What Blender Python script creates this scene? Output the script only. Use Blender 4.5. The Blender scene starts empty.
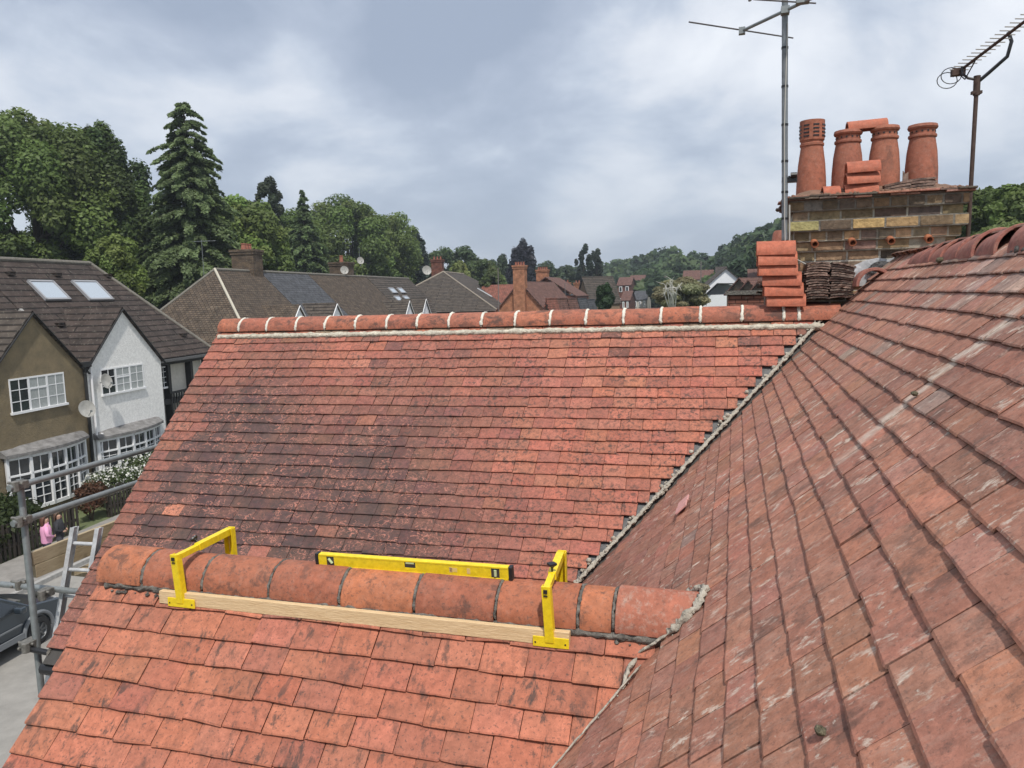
import bpy, math, random
import numpy as np
from mathutils import Vector, Matrix, noise as mnoise
random.seed(7); rng = np.random.default_rng(11)
scn = bpy.context.scene
col = scn.collection
R = math.radians

# ------------------------------------------------------------------ camera
CAM = [[0.9596076246634546, -0.008160559622186318, 0.2812234199962995],
       [0.2801246708003499, 0.12059178653288606, -0.952359065599631],
       [-0.026141451695686473, 0.992668638714581, 0.11800677190645674]]
cd = bpy.data.cameras.new('camera'); cam = bpy.data.objects.new('camera', cd); col.objects.link(cam)
m4 = Matrix(CAM).to_4x4(); cam.matrix_world = m4
cd.sensor_width = 36; cd.lens = 758.15 / 1024 * 36; cd.clip_start = .05; cd.clip_end = 4000
scn.camera = cam
_M = np.array(CAM)
def ray(u, v):
    d = _M @ np.array([u - 512, -(v - 384), -758.15]); return d
def onY(u, v, Y): d = ray(u, v); return Vector(d * Y / d[1])
def onZ(u, v, Z): d = ray(u, v); return Vector(d * Z / d[2])

GZ = -7.5                                    # street level below the eye
SD = Vector((-0.10505, 0.99447, 0)); SP = Vector((-0.99447, -0.10505, 0))
def S(a, p, z): return SD * a + SP * p + Vector((0, 0, z))       # street frame: along, away from us, up

# ------------------------------------------------------------------ tags
def tag(o, label=None, cat=None, group=None, kind=None):
    if label: o['label'] = label
    if cat: o['category'] = cat
    if group: o['group'] = group
    if kind: o['kind'] = kind
    return o
def thing(name, label, cat, loc=(0, 0, 0), group=None):
    o = bpy.data.objects.new(name, None); col.objects.link(o)
    o.empty_display_size = .1; o.location = loc
    return tag(o, label, cat, group)
def par(o, p):
    if p is not None:
        o.parent = p
        if p.type == 'EMPTY': o.matrix_parent_inverse = Matrix.Translation(-p.location)   # parts are modelled in place
    return o

class G:
    """collects shapes (world coordinates) into one mesh object"""
    def __init__(s): s.v = []; s.f = []; s.c = []; s.uv = []; s.m = []; s.k = []
    def add(s, vs, fs, c=(1, 1, 1), uv=None, m=0, k=0.0):
        b = len(s.v); s.v.extend([tuple(p) for p in vs])
        for f in fs:
            s.f.append([b + i for i in f]); s.c.append(c); s.m.append(m); s.k.append(k)
        s.uv.extend(uv if uv else [(p[0], p[1]) for p in vs])
        return s
    def box(s, ctr, size, ax=None, **kw):
        c = Vector(ctr); ax = ax or (Vector((1, 0, 0)), Vector((0, 1, 0)), Vector((0, 0, 1)))
        h = [Vector(ax[i]) * size[i] / 2 for i in range(3)]
        vs = [c + h[0] * i + h[1] * j + h[2] * k for k in (-1, 1) for j in (-1, 1) for i in (-1, 1)]
        fs = [(0, 2, 3, 1), (4, 5, 7, 6), (0, 1, 5, 4), (2, 6, 7, 3), (0, 4, 6, 2), (1, 3, 7, 5)]
        kw.setdefault('uv', [(i * size[0] / 2 + j * size[1] / 2, k * size[2] / 2) for k in (-1, 1) for j in (-1, 1) for i in (-1, 1)])
        return s.add(vs, fs, **kw)
    def bx(s, x0, x1, y0, y1, z0, z1, **kw): return s.box(((x0 + x1) / 2, (y0 + y1) / 2, (z0 + z1) / 2), (x1 - x0, y1 - y0, z1 - z0), **kw)
    def hexa(s, b, t, **kw):            # bottom quad, top quad
        return s.add(list(b) + list(t), [(3, 2, 1, 0), (4, 5, 6, 7), (0, 1, 5, 4), (1, 2, 6, 5), (2, 3, 7, 6), (3, 0, 4, 7)], **kw)
    def slab(s, quad, t, **kw):         # a flat polygon given thickness along -normal
        q = [Vector(p) for p in quad]; n = (q[1] - q[0]).cross(q[2] - q[0]).normalized() * t; k = len(q)
        vs = q + [p - n for p in q]
        fs = [tuple(range(k)), tuple(range(2 * k - 1, k - 1, -1))] + [(i, i + k, (i + 1) % k + k, (i + 1) % k) for i in range(k)]
        return s.add(vs, fs, **kw)
    def tube(s, pts, r, n=10, cap=True, **kw):
        pts = [Vector(p) for p in pts]; rs = r if isinstance(r, (list, tuple)) else [r] * len(pts)
        vs = []; prev = None
        for i, p in enumerate(pts):
            t = (pts[min(i + 1, len(pts) - 1)] - pts[max(i - 1, 0)]).normalized()
            a = t.orthogonal().normalized() if prev is None else (prev - t * prev.dot(t)).normalized()
            prev = a; b = t.cross(a)
            for j in range(n):
                w = 2 * math.pi * j / n; vs.append(p + (a * math.cos(w) + b * math.sin(w)) * rs[i])
        fs = [(i * n + j, i * n + (j + 1) % n, (i + 1) * n + (j + 1) % n, (i + 1) * n + j) for i in range(len(pts) - 1) for j in range(n)]
        if cap: fs += [tuple(range(n - 1, -1, -1)), tuple((len(pts) - 1) * n + j for j in range(n))]
        return s.add(vs, fs, **kw)
    def lathe(s, ctr, prof, n=24, tilt=None, **kw):
        c = Vector(ctr); vs = []
        for r, z in prof:
            for j in range(n):
                w = 2 * math.pi * j / n; p = Vector((r * math.cos(w), r * math.sin(w), z))
                if tilt: p = tilt @ p
                vs.append(c + p)
        fs = [(i * n + j, i * n + (j + 1) % n, (i + 1) * n + (j + 1) % n, (i + 1) * n + j) for i in range(len(prof) - 1) for j in range(n)]
        return s.add(vs, fs, **kw)
    def build(s, name, mats, parent=None, smooth=False, bevel=0):
        me = bpy.data.meshes.new(name); me.from_pydata(s.v, [], s.f)
        if not isinstance(mats, (list, tuple)): mats = [mats]
        for m in mats: me.materials.append(m)
        a = me.attributes.new('col', 'FLOAT_COLOR', 'FACE')
        a.data.foreach_set('color', [x for c in s.c for x in (c[0], c[1], c[2], 1)])
        a = me.attributes.new('dirt', 'FLOAT', 'FACE'); a.data.foreach_set('value', s.k)
        uvl = me.uv_layers.new(name='uv'); li = [0] * len(me.loops); me.loops.foreach_get('vertex_index', li)
        uvl.data.foreach_set('uv', [x for i in li for x in s.uv[i]])
        me.polygons.foreach_set('material_index', s.m)
        if smooth: me.polygons.foreach_set('use_smooth', [True] * len(s.f))
        me.update()
        o = bpy.data.objects.new(name, me); col.objects.link(o)
        if bevel:
            b = o.modifiers.new('bevel', 'BEVEL'); b.width = bevel; b.segments = 2; b.limit_method = 'ANGLE'
        if smooth and smooth != 'all':
            try:
                me.set_sharp_from_angle(angle=R(40))
            except Exception: pass
        return par(o, parent)

# ------------------------------------------------------------------ materials
MATS = {}
def mat(name, color=(.5, .5, .5), rough=.7, metal=0, noise=0, nscale=8, bump=0, bscale=40, attr=None, spec=.5, coat=0, color2=None, coord='Object', stretch=None, trans=0):
    if name in MATS: return MATS[name]
    m = bpy.data.materials.new(name); m.use_nodes = True; nt = m.node_tree; N = nt.nodes; L = nt.links
    b = N['Principled BSDF']; b.inputs['Roughness'].default_value = rough; b.inputs['Metallic'].default_value = metal
    b.inputs['Specular IOR Level'].default_value = spec; b.inputs['Coat Weight'].default_value = coat
    tc = N.new('ShaderNodeTexCoord'); mp = N.new('ShaderNodeMapping'); L.new(tc.outputs[coord], mp.inputs['Vector'])
    if stretch: mp.inputs['Scale'].default_value = stretch
    if attr:
        a = N.new('ShaderNodeAttribute'); a.attribute_name = attr; src = a.outputs['Color']
    else:
        c = N.new('ShaderNodeRGB'); c.outputs[0].default_value = (*color, 1); src = c.outputs[0]
    if noise:
        n = N.new('ShaderNodeTexNoise'); n.inputs['Scale'].default_value = nscale; n.inputs['Detail'].default_value = 8; n.inputs['Roughness'].default_value = .65
        L.new(mp.outputs[0], n.inputs['Vector'])
        r = N.new('ShaderNodeMapRange'); r.inputs[1].default_value = .3; r.inputs[2].default_value = .7
        L.new(n.outputs[0], r.inputs[0])
        x = N.new('ShaderNodeMix'); x.data_type = 'RGBA'
        if color2:
            L.new(r.outputs[0], x.inputs[0]); L.new(src, x.inputs[6]); x.inputs[7].default_value = (*color2, 1)
        else:
            r.inputs[3].default_value = 1 - noise; r.inputs[4].default_value = 1 + noise
            x.blend_type = 'MULTIPLY'; x.inputs[0].default_value = 1; L.new(src, x.inputs[6])
            cc = N.new('ShaderNodeCombineColor'); [L.new(r.outputs[0], cc.inputs[i]) for i in range(3)]; L.new(cc.outputs[0], x.inputs[7])
        src = x.outputs[2]
    L.new(src, b.inputs['Base Color'])
    if bump:
        n2 = N.new('ShaderNodeTexNoise'); n2.inputs['Scale'].default_value = bscale; n2.inputs['Detail'].default_value = 6
        L.new(mp.outputs[0], n2.inputs['Vector'])
        bp = N.new('ShaderNodeBump'); bp.inputs['Strength'].default_value = bump; bp.inputs['Distance'].default_value = .02
        L.new(n2.outputs[0], bp.inputs['Height']); L.new(bp.outputs[0], b.inputs['Normal'])
    if trans:
        tr = N.new('ShaderNodeBsdfTranslucent'); L.new(src, tr.inputs[0]); ms = N.new('ShaderNodeMixShader'); ms.inputs[0].default_value = trans
        out = N['Material Output']; L.new(b.outputs[0], ms.inputs[1]); L.new(tr.outputs[0], ms.inputs[2]); L.new(ms.outputs[0], out.inputs[0])
    MATS[name] = m; return m

def tile_mat(name, lichen=.5, lscale=30, lstretch=(1, 1), streak=0, squig=0, own=None, bumpd=.004, pale=0.0, lthr=.56):
    """fired clay: own colour per tile, speckle, black lichen, lime streaks, graze marks. UV in metres"""
    m = bpy.data.materials.new(name); m.use_nodes = True; nt = m.node_tree; N = nt.nodes; L = nt.links
    b = N['Principled BSDF']; b.inputs['Roughness'].default_value = .8; b.inputs['Specular IOR Level'].default_value = .35
    if own:
        tc = N.new('ShaderNodeTexCoord'); oi = N.new('ShaderNodeObjectInfo'); vm = N.new('ShaderNodeVectorMath'); vm.operation = 'MULTIPLY_ADD'
        L.new(oi.outputs['Random'], vm.inputs[0]); vm.inputs[1].default_value = (31, 17, 23); L.new(tc.outputs['Object'], vm.inputs[2]); P = vm.outputs[0]
        rp = N.new('ShaderNodeValToRGB'); L.new(oi.outputs['Random'], rp.inputs[0]); e = rp.color_ramp.elements
        e[0].color = (*own[0], 1); e[1].color = (*own[-1], 1)
        for i, cc in enumerate(own[1:-1]): x = e.new((i + 1) / (len(own) - 1)); x.color = (*cc, 1)
        src = rp.outputs[0]
    else:
        tc = N.new('ShaderNodeUVMap'); tc.uv_map = 'uv'; P = tc.outputs[0]
        a = N.new('ShaderNodeAttribute'); a.attribute_name = 'col'; src = a.outputs['Color']
    def noise(scale, detail=5, rough=.6, stretch=None, dist=0, off=0):
        v = P
        mp = N.new('ShaderNodeMapping'); L.new(P, mp.inputs[0]); mp.inputs['Scale'].default_value = (*(stretch or (1, 1)), 1); mp.inputs['Location'].default_value = (off, off * .7, off); v = mp.outputs[0]
        n = N.new('ShaderNodeTexNoise'); n.inputs['Scale'].default_value = scale; n.inputs['Detail'].default_value = detail; n.inputs['Roughness'].default_value = rough; n.inputs['Distortion'].default_value = dist
        L.new(v, n.inputs[0]); return n.outputs[0]
    def rng_(s, a, b_, c=0, d=1):
        r = N.new('ShaderNodeMapRange'); L.new(s, r.inputs[0]); r.inputs[1].default_value = a; r.inputs[2].default_value = b_; r.inputs[3].default_value = c; r.inputs[4].default_value = d; return r.outputs[0]
    def math_(op, x, y):
        k = N.new('ShaderNodeMath'); k.operation = op
        for i, q in enumerate((x, y)):
            if isinstance(q, (int, float)): k.inputs[i].default_value = q
            else: L.new(q, k.inputs[i])
        return k.outputs[0]
    def mixc(f, c1, c2, mode='MIX'):
        x = N.new('ShaderNodeMix'); x.data_type = 'RGBA'; x.blend_type = mode
        if isinstance(f, (int, float)): x.inputs[0].default_value = f
        else: L.new(f, x.inputs[0])
        L.new(c1, x.inputs[6])
        if isinstance(c2, tuple): x.inputs[7].default_value = (*c2, 1)
        else: L.new(c2, x.inputs[7])
        return x.outputs[2]
    n1 = noise(22, 9, .8); v = rng_(n1, .3, .7, .58, 1.38)
    cc = N.new('ShaderNodeCombineColor'); [L.new(v, cc.inputs[i]) for i in range(3)]
    src = mixc(1.0, src, cc.outputs[0], 'MULTIPLY')
    n0 = noise(5, 4, .6, off=3); src = mixc(rng_(n0, .45, .75, 0, .45), src, (.28, .13, .085))
    if pale: src = mixc(rng_(noise(40, 6, .75, (1, .35), off=9), .5, .75, 0, pale), src, (.42, .30, .24))
    if squig:
        q = noise(13, 2, .55, (1.0, 1.6), 1.1, 5); q = math_('ABSOLUTE', math_('SUBTRACT', q, .5), 0); q = rng_(q, .010, .026, 1, 0)
        reg = rng_(noise(4.5, 3, .6, off=12), .44, .50, 0, 1)
        d = N.new('ShaderNodeAttribute'); d.attribute_name = 'dirt'
        src = mixc(math_('MULTIPLY', math_('MULTIPLY', q, reg), math_('MULTIPLY', d.outputs['Fac'], squig)), src, (.40, .17, .125))
    if lichen:
        l1 = rng_(noise(lscale, 8, .72, lstretch, .4, 1), lthr, lthr + .09, 0, 1); l2 = rng_(noise(3.3, 3, .6, off=7), .36, .58, 0.25, 1)
        src = mixc(math_('MULTIPLY', math_('MULTIPLY', l1, l2), lichen), src, (.055, .045, .04))
        l3 = rng_(noise(75, 4, .7, off=21), .56, .64, 0, 1); src = mixc(math_('MULTIPLY', l3, lichen * .85), src, (.06, .05, .045))
    if streak:
        s1 = rng_(noise(12, 7, .72, (1.7, .85), .25, 15), .555, .625, 0, 1); s2 = rng_(noise(2.6, 2, .5, off=31), .38, .58, .15, 1)
        s3 = rng_(noise(60, 5, .7, (1.5, .5), off=2), .35, .6, .25, 1)
        src = mixc(math_('MULTIPLY', math_('MULTIPLY', s1, s2), math_('MULTIPLY', s3, streak)), src, (.62, .53, .44))
        s4 = rng_(noise(34, 4, .6, off=44), .66, .70, 0, 1); src = mixc(math_('MULTIPLY', math_('MULTIPLY', s4, s2), .75), src, (.55, .50, .42))
        if streak > .5:                 # the long lime run below the ridge
            sx = N.new('ShaderNodeSeparateXYZ'); L.new(P, sx.inputs[0])
            w = math_('ADD', sx.outputs[0], math_('MULTIPLY', math_('SUBTRACT', noise(3, 3, .5, off=8), .5), .25))
            g1 = rng_(math_('ABSOLUTE', math_('SUBTRACT', w, 2.76), 0), .015, .06, 1, 0)
            g2 = math_('MULTIPLY', rng_(sx.outputs[1], .35, .5, 0, 1), rng_(sx.outputs[1], 1.0, 1.3, 1, 0))
            src = mixc(math_('MULTIPLY', math_('MULTIPLY', g1, g2), math_('MULTIPLY', s3, .8)), src, (.62, .55, .46))
    L.new(src, b.inputs['Base Color'])
    bp = N.new('ShaderNodeBump'); bp.inputs['Strength'].default_value = .7; bp.inputs['Distance'].default_value = bumpd
    L.new(noise(45, 8, .7, off=4), bp.inputs['Height']); L.new(bp.outputs[0], b.inputs['Normal'])
    return m

M_near = tile_mat('clay_tile_orange', lichen=.8, lscale=14, lstretch=(1.6, .7), streak=0, lthr=.525)
M_far = tile_mat('clay_tile_red', lichen=.8, lscale=30, squig=1, lthr=.50)
M_main = tile_mat('clay_tile_brown', lichen=.5, lscale=9, lstretch=(1.2, .8), streak=.95, pale=.5, lthr=.52)
M_ridge = tile_mat('ridge_clay', lichen=.6, lscale=15, own=[(.40, .135, .068), (.31, .105, .062), (.44, .155, .075), (.35, .12, .062)], bumpd=.003, lthr=.53, pale=.25)
M_ridge_end = tile_mat('ridge_clay_mortared', lichen=.35, lscale=12, own=[(.38, .135, .085), (.38, .135, .085)], bumpd=.003, pale=.95, lthr=.55)
M_ridge_far = tile_mat('ridge_clay_sooty', lichen=.75, lscale=12, lstretch=(.7, 1.3), own=[(.40, .135, .075), (.34, .115, .075), (.43, .15, .085), (.30, .11, .08)], bumpd=.003, lthr=.495, pale=.2)
M_ridge_old = tile_mat('ridge_clay_worn', lichen=.4, lscale=9, own=[(.36, .14, .10), (.30, .115, .09), (.38, .16, .12)], bumpd=.004, pale=.6)
M_ridge_new = tile_mat('ridge_clay_clean', lichen=.12, lscale=9, own=[(.44, .13, .075), (.40, .12, .07), (.46, .14, .08)], bumpd=.002, pale=.25)
M_pot = tile_mat('pot_clay', lichen=.35, lscale=7, own=[(.36, .125, .075), (.31, .11, .075), (.38, .14, .085)], bumpd=.003, pale=.35)
M_slate = tile_mat('broken_tile', lichen=.8, lscale=14, own=[(.22, .15, .12), (.15, .11, .09), (.28, .19, .15), (.11, .09, .075)], bumpd=.006, pale=.7, lthr=.5)
M_under = mat('underlay_dark', (.06, .055, .05), .9, noise=.3)
M_lead = mat('lead_grey', (.10, .10, .10), .6, noise=.35, nscale=20, bump=.3)
M_leadl = mat('lead_pale', (.50, .51, .52), .5, noise=.3, nscale=12, bump=.3)
M_mortar = mat('mortar_pale', (.50, .46, .37), .95, noise=.35, nscale=25, bump=.8, bscale=60)
M_mortar_d = mat('mortar_dark', (.045, .04, .036), .95, color2=(.24, .22, .19), noise=.5, nscale=28, bump=1, bscale=50)
M_mortar_v = mat('mortar_valley', (.30, .27, .22), .95, color2=(.52, .47, .39), noise=.5, nscale=22, bump=1, bscale=50)
M_brick = mat('stock_brick', attr='col', rough=.9, noise=.4, nscale=24, bump=.45, bscale=40)
M_yellow = mat('yellow_paint', (.80, .60, .012), .42, noise=.16, nscale=45, bump=.1, bscale=60, coat=.1)
M_black = mat('black_plastic', (.015, .015, .017), .4)
M_wood = mat('batten_wood', (.74, .56, .33), .75, color2=(.58, .40, .21), noise=.5, nscale=14, stretch=(1, 14, 14), bump=.3, bscale=30)
M_board = mat('scaffold_board', (.42, .34, .22), .85, color2=(.30, .23, .14), noise=.5, nscale=5, stretch=(8, 1, 8), bump=.3, bscale=20)
M_galv = mat('galvanised_steel', (.27, .29, .29), .5, .55, noise=.2, nscale=15)
M_alu = mat('aluminium', (.68, .69, .70), .5, .3, color2=(.40, .41, .42), noise=.5, nscale=18)
M_rust = mat('rusty_steel', (.085, .055, .045), .8, .3, noise=.4, nscale=20)
M_white = mat('white_upvc', (.80, .80, .80), .4)
M_glass = mat('window_glass', (.025, .03, .035), .06, spec=.9)
M_sky_glass = mat('skylight_glass', (.42, .47, .52), .12, spec=1)
M_render_w = mat('white_pebbledash', (.78, .77, .74), .95, noise=.14, nscale=9, bump=1, bscale=22)
M_render_b = mat('brown_pebbledash', (.245, .19, .11), .95, color2=(.15, .12, .075), noise=.5, nscale=2.2, bump=1, bscale=22)
M_asphalt = mat('road_asphalt', (.27, .255, .23), .9, noise=.16, nscale=2.5, bump=.4, bscale=60)
M_pave = mat('paving', (.24, .225, .205), .9, noise=.2, nscale=3, bump=.3)
M_kerb = mat('kerb_stone', (.33, .32, .30), .9, noise=.2)
M_fence = mat('dark_timber', (.035, .027, .02), .85, noise=.3)
M_soil = mat('garden_soil', (.10, .12, .05), .95, noise=.4, nscale=1)
M_grass = mat('grass', (.055, .085, .028), .95, noise=.35, nscale=.15)
M_dish = mat('dish_grey', (.36, .35, .32), .5, noise=.2, nscale=6)
M_darkwood = mat('black_timber', (.02, .02, .02), .7)
M_leaf = mat('leaf', attr='col', rough=.55, spec=.3, trans=.4)
M_bark = mat('bark', (.09, .07, .05), .95, noise=.3, nscale=6, bump=.6)
M_birch = mat('birch_bark', (.55, .53, .48), .9, noise=.35, nscale=3)
def roofm(name, c, c2, rows=3.2, bumps=.8):
    """far roofs: courses and joints from a brick texture in metres"""
    m = bpy.data.materials.new(name); m.use_nodes = True; nt = m.node_tree; N = nt.nodes; L = nt.links
    b = N['Principled BSDF']; b.inputs['Roughness'].default_value = .85; b.inputs['Specular IOR Level'].default_value = .3
    uv = N.new('ShaderNodeUVMap'); uv.uv_map = 'uv'
    br = N.new('ShaderNodeTexBrick'); L.new(uv.outputs[0], br.inputs[0]); br.inputs['Scale'].default_value = 1
    br.inputs['Brick Width'].default_value = rows[0]; br.inputs['Row Height'].default_value = rows[1]; br.inputs['Mortar Size'].default_value = rows[2]; br.inputs['Mortar Smooth'].default_value = .4
    br.inputs[1].default_value = (*c, 1); br.inputs[2].default_value = (*c2, 1); br.inputs[3].default_value = (c[0] * .3, c[1] * .3, c[2] * .3, 1)
    n = N.new('ShaderNodeTexNoise'); n.inputs['Scale'].default_value = 2.2; n.inputs['Detail'].default_value = 8; L.new(uv.outputs[0], n.inputs[0])
    r = N.new('ShaderNodeMapRange'); r.inputs[1].default_value = .3; r.inputs[2].default_value = .7; r.inputs[3].default_value = .65; r.inputs[4].default_value = 1.4; L.new(n.outputs[0], r.inputs[0])
    cc = N.new('ShaderNodeCombineColor'); [L.new(r.outputs[0], cc.inputs[i]) for i in range(3)]
    x = N.new('ShaderNodeMix'); x.data_type = 'RGBA'; x.blend_type = 'MULTIPLY'; x.inputs[0].default_value = 1; L.new(br.outputs[0], x.inputs[6]); L.new(cc.outputs[0], x.inputs[7])
    n2 = N.new('ShaderNodeTexNoise'); n2.inputs['Scale'].default_value = 9; n2.inputs['Detail'].default_value = 5; L.new(uv.outputs[0], n2.inputs[0])
    r2 = N.new('ShaderNodeMapRange'); r2.inputs[1].default_value = .6; r2.inputs[2].default_value = .7; r2.inputs[4].default_value = .5; L.new(n2.outputs[0], r2.inputs[0])
    x2 = N.new('ShaderNodeMix'); x2.data_type = 'RGBA'; L.new(r2.outputs[0], x2.inputs[0]); L.new(x.outputs[2], x2.inputs[6]); x2.inputs[7].default_value = (.24, .23, .18, 1)
    L.new(x2.outputs[2], b.inputs['Base Color'])
    bp = N.new('ShaderNodeBump'); bp.inputs['Strength'].default_value = bumps; bp.inputs['Distance'].default_value = .05; L.new(br.outputs['Fac'], bp.inputs['Height']); bp.invert = True; L.new(bp.outputs[0], b.inputs['Normal'])
    MATS[name] = m; return m
M_roof_brown = roofm('concrete_tiles_brown', (.060, .044, .037), (.048, .037, .032), (3.1, .34, .045))
M_roof_grey = roofm('concrete_tiles_grey', (.085, .068, .055), (.066, .055, .046), (3.1, .3, .05))
M_roof_clay = roofm('old_clay_tiles', (.115, .085, .06), (.08, .06, .045), (.25, .16, .02))
M_roof_slate = roofm('slate', (.078, .080, .088), (.066, .068, .074), (.5, .22, .012))
M_roof_red = roofm('red_clay_roof', (.27, .10, .07), (.21, .085, .06), (.3, .2, .02))
M_roof_redbrown = roofm('red_brown_roof', (.17, .085, .065), (.14, .07, .055), (.3, .2, .02))
def brickm(name, c, c2, mo):
    m = roofm(name, c, c2, (.235, .078, .01)); return m
M_brick_o = brickm('orange_brickwork', (.50, .225, .125), (.42, .185, .10), 0)
M_brick_r = brickm('red_brickwork', (.22, .085, .055), (.17, .07, .05), 0)
M_brick_b = brickm('brown_brickwork', (.16, .115, .075), (.11, .08, .06), 0)
M_cream = mat('cream_wall', (.55, .52, .46), .9, noise=.1)
M_whitewall = mat('white_wall', (.78, .79, .80), .8, noise=.05)
M_tan = mat('tan_wall', (.22, .15, .095), .9, noise=.2)

# ------------------------------------------------------------------ world, sun
SUN_EL, SUN_AZ = R(59), R(152)      # azimuth clockwise from +Y
w = bpy.data.worlds.new('World'); scn.world = w; w.use_nodes = True; nt = w.node_tree; N = nt.nodes; L = nt.links
bg = N['Background']; bg.inputs[1].default_value = .1
sky = N.new('ShaderNodeTexSky'); sky.sky_type = 'NISHITA'; sky.sun_disc = False; sky.sun_elevation = SUN_EL; sky.sun_rotation = SUN_AZ
tc = N.new('ShaderNodeTexCoord'); sx = N.new('ShaderNodeSeparateXYZ'); L.new(tc.outputs['Generated'], sx.inputs[0])
def wm(op, a, b=0, c=None):
    k = N.new('ShaderNodeMath'); k.operation = op
    for i, q in enumerate((a, b) if c is None else (a, b, c)):
        if isinstance(q, (int, float)): k.inputs[i].default_value = q
        else: L.new(q, k.inputs[i])
    return k.outputs[0]
zz = wm('ADD', wm('MAXIMUM', sx.outputs[2], 0), .36)
cx = N.new('ShaderNodeCombineXYZ'); L.new(wm('DIVIDE', sx.outputs[0], zz), cx.inputs[0]); L.new(wm('DIVIDE', sx.outputs[1], zz), cx.inputs[1])
def wn(scale, det, rough, off, dist=0):
    mp = N.new('ShaderNodeMapping'); mp.inputs['Location'].default_value = (off, off * .6, 0); L.new(cx.outputs[0], mp.inputs[0])
    n = N.new('ShaderNodeTexNoise'); n.inputs['Scale'].default_value = scale; n.inputs['Detail'].default_value = det; n.inputs['Roughness'].default_value = rough; n.inputs['Distortion'].default_value = dist
    L.new(mp.outputs[0], n.inputs[0]); return n.outputs[0]
na = wn(2.2, 8, .55, 5.3, .25); nb_ = wn(1.0, 3, .5, 9.0)
mixn = wm('ADD', wm('MULTIPLY', na, .6), wm('MULTIPLY', nb_, .4))
rp = N.new('ShaderNodeValToRGB'); L.new(mixn, rp.inputs[0]); e = rp.color_ramp.elements
e[0].position = .39; e[0].color = (3.2, 3.8, 4.9, 1); e[1].position = .62; e[1].color = (8.2, 8.5, 9.0, 1)
x = e.new(.46); x.color = (4.1, 4.7, 5.8, 1); x = e.new(.50); x.color = (5.2, 5.8, 6.8, 1); x = e.new(.55); x.color = (6.8, 7.2, 7.9, 1)
# paler, flatter towards the horizon
hz = N.new('ShaderNodeMapRange'); L.new(sx.outputs[2], hz.inputs[0]); hz.inputs[1].default_value = 0; hz.inputs[2].default_value = .28; hz.inputs[3].default_value = .6; hz.inputs[4].default_value = 0
mh = N.new('ShaderNodeMix'); mh.data_type = 'RGBA'; L.new(hz.outputs[0], mh.inputs[0]); L.new(rp.outputs[0], mh.inputs[6]); mh.inputs[7].default_value = (4.9, 5.6, 6.6, 1)
ms = N.new('ShaderNodeMix'); ms.data_type = 'RGBA'; ms.inputs[0].default_value = .93; L.new(sky.outputs[0], ms.inputs[6]); L.new(mh.outputs[2], ms.inputs[7])
L.new(ms.outputs[2], bg.inputs[0])
sl = bpy.data.lights.new('sun', 'SUN'); sl.energy = 3.0; sl.angle = R(2.0); sl.color = (1, .955, .89)
so = bpy.data.objects.new('sun', sl); col.objects.link(so)
sd = Vector((math.cos(SUN_EL) * math.sin(SUN_AZ), math.cos(SUN_EL) * math.cos(SUN_AZ), math.sin(SUN_EL)))
so.rotation_euler = sd.to_track_quat('Z', 'Y').to_euler(); so.location = (0, 0, 60)
scn.view_settings.view_transform = 'Standard'; scn.view_settings.look = 'None'; scn.view_settings.exposure = 0.28; scn.view_settings.gamma = 1
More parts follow.
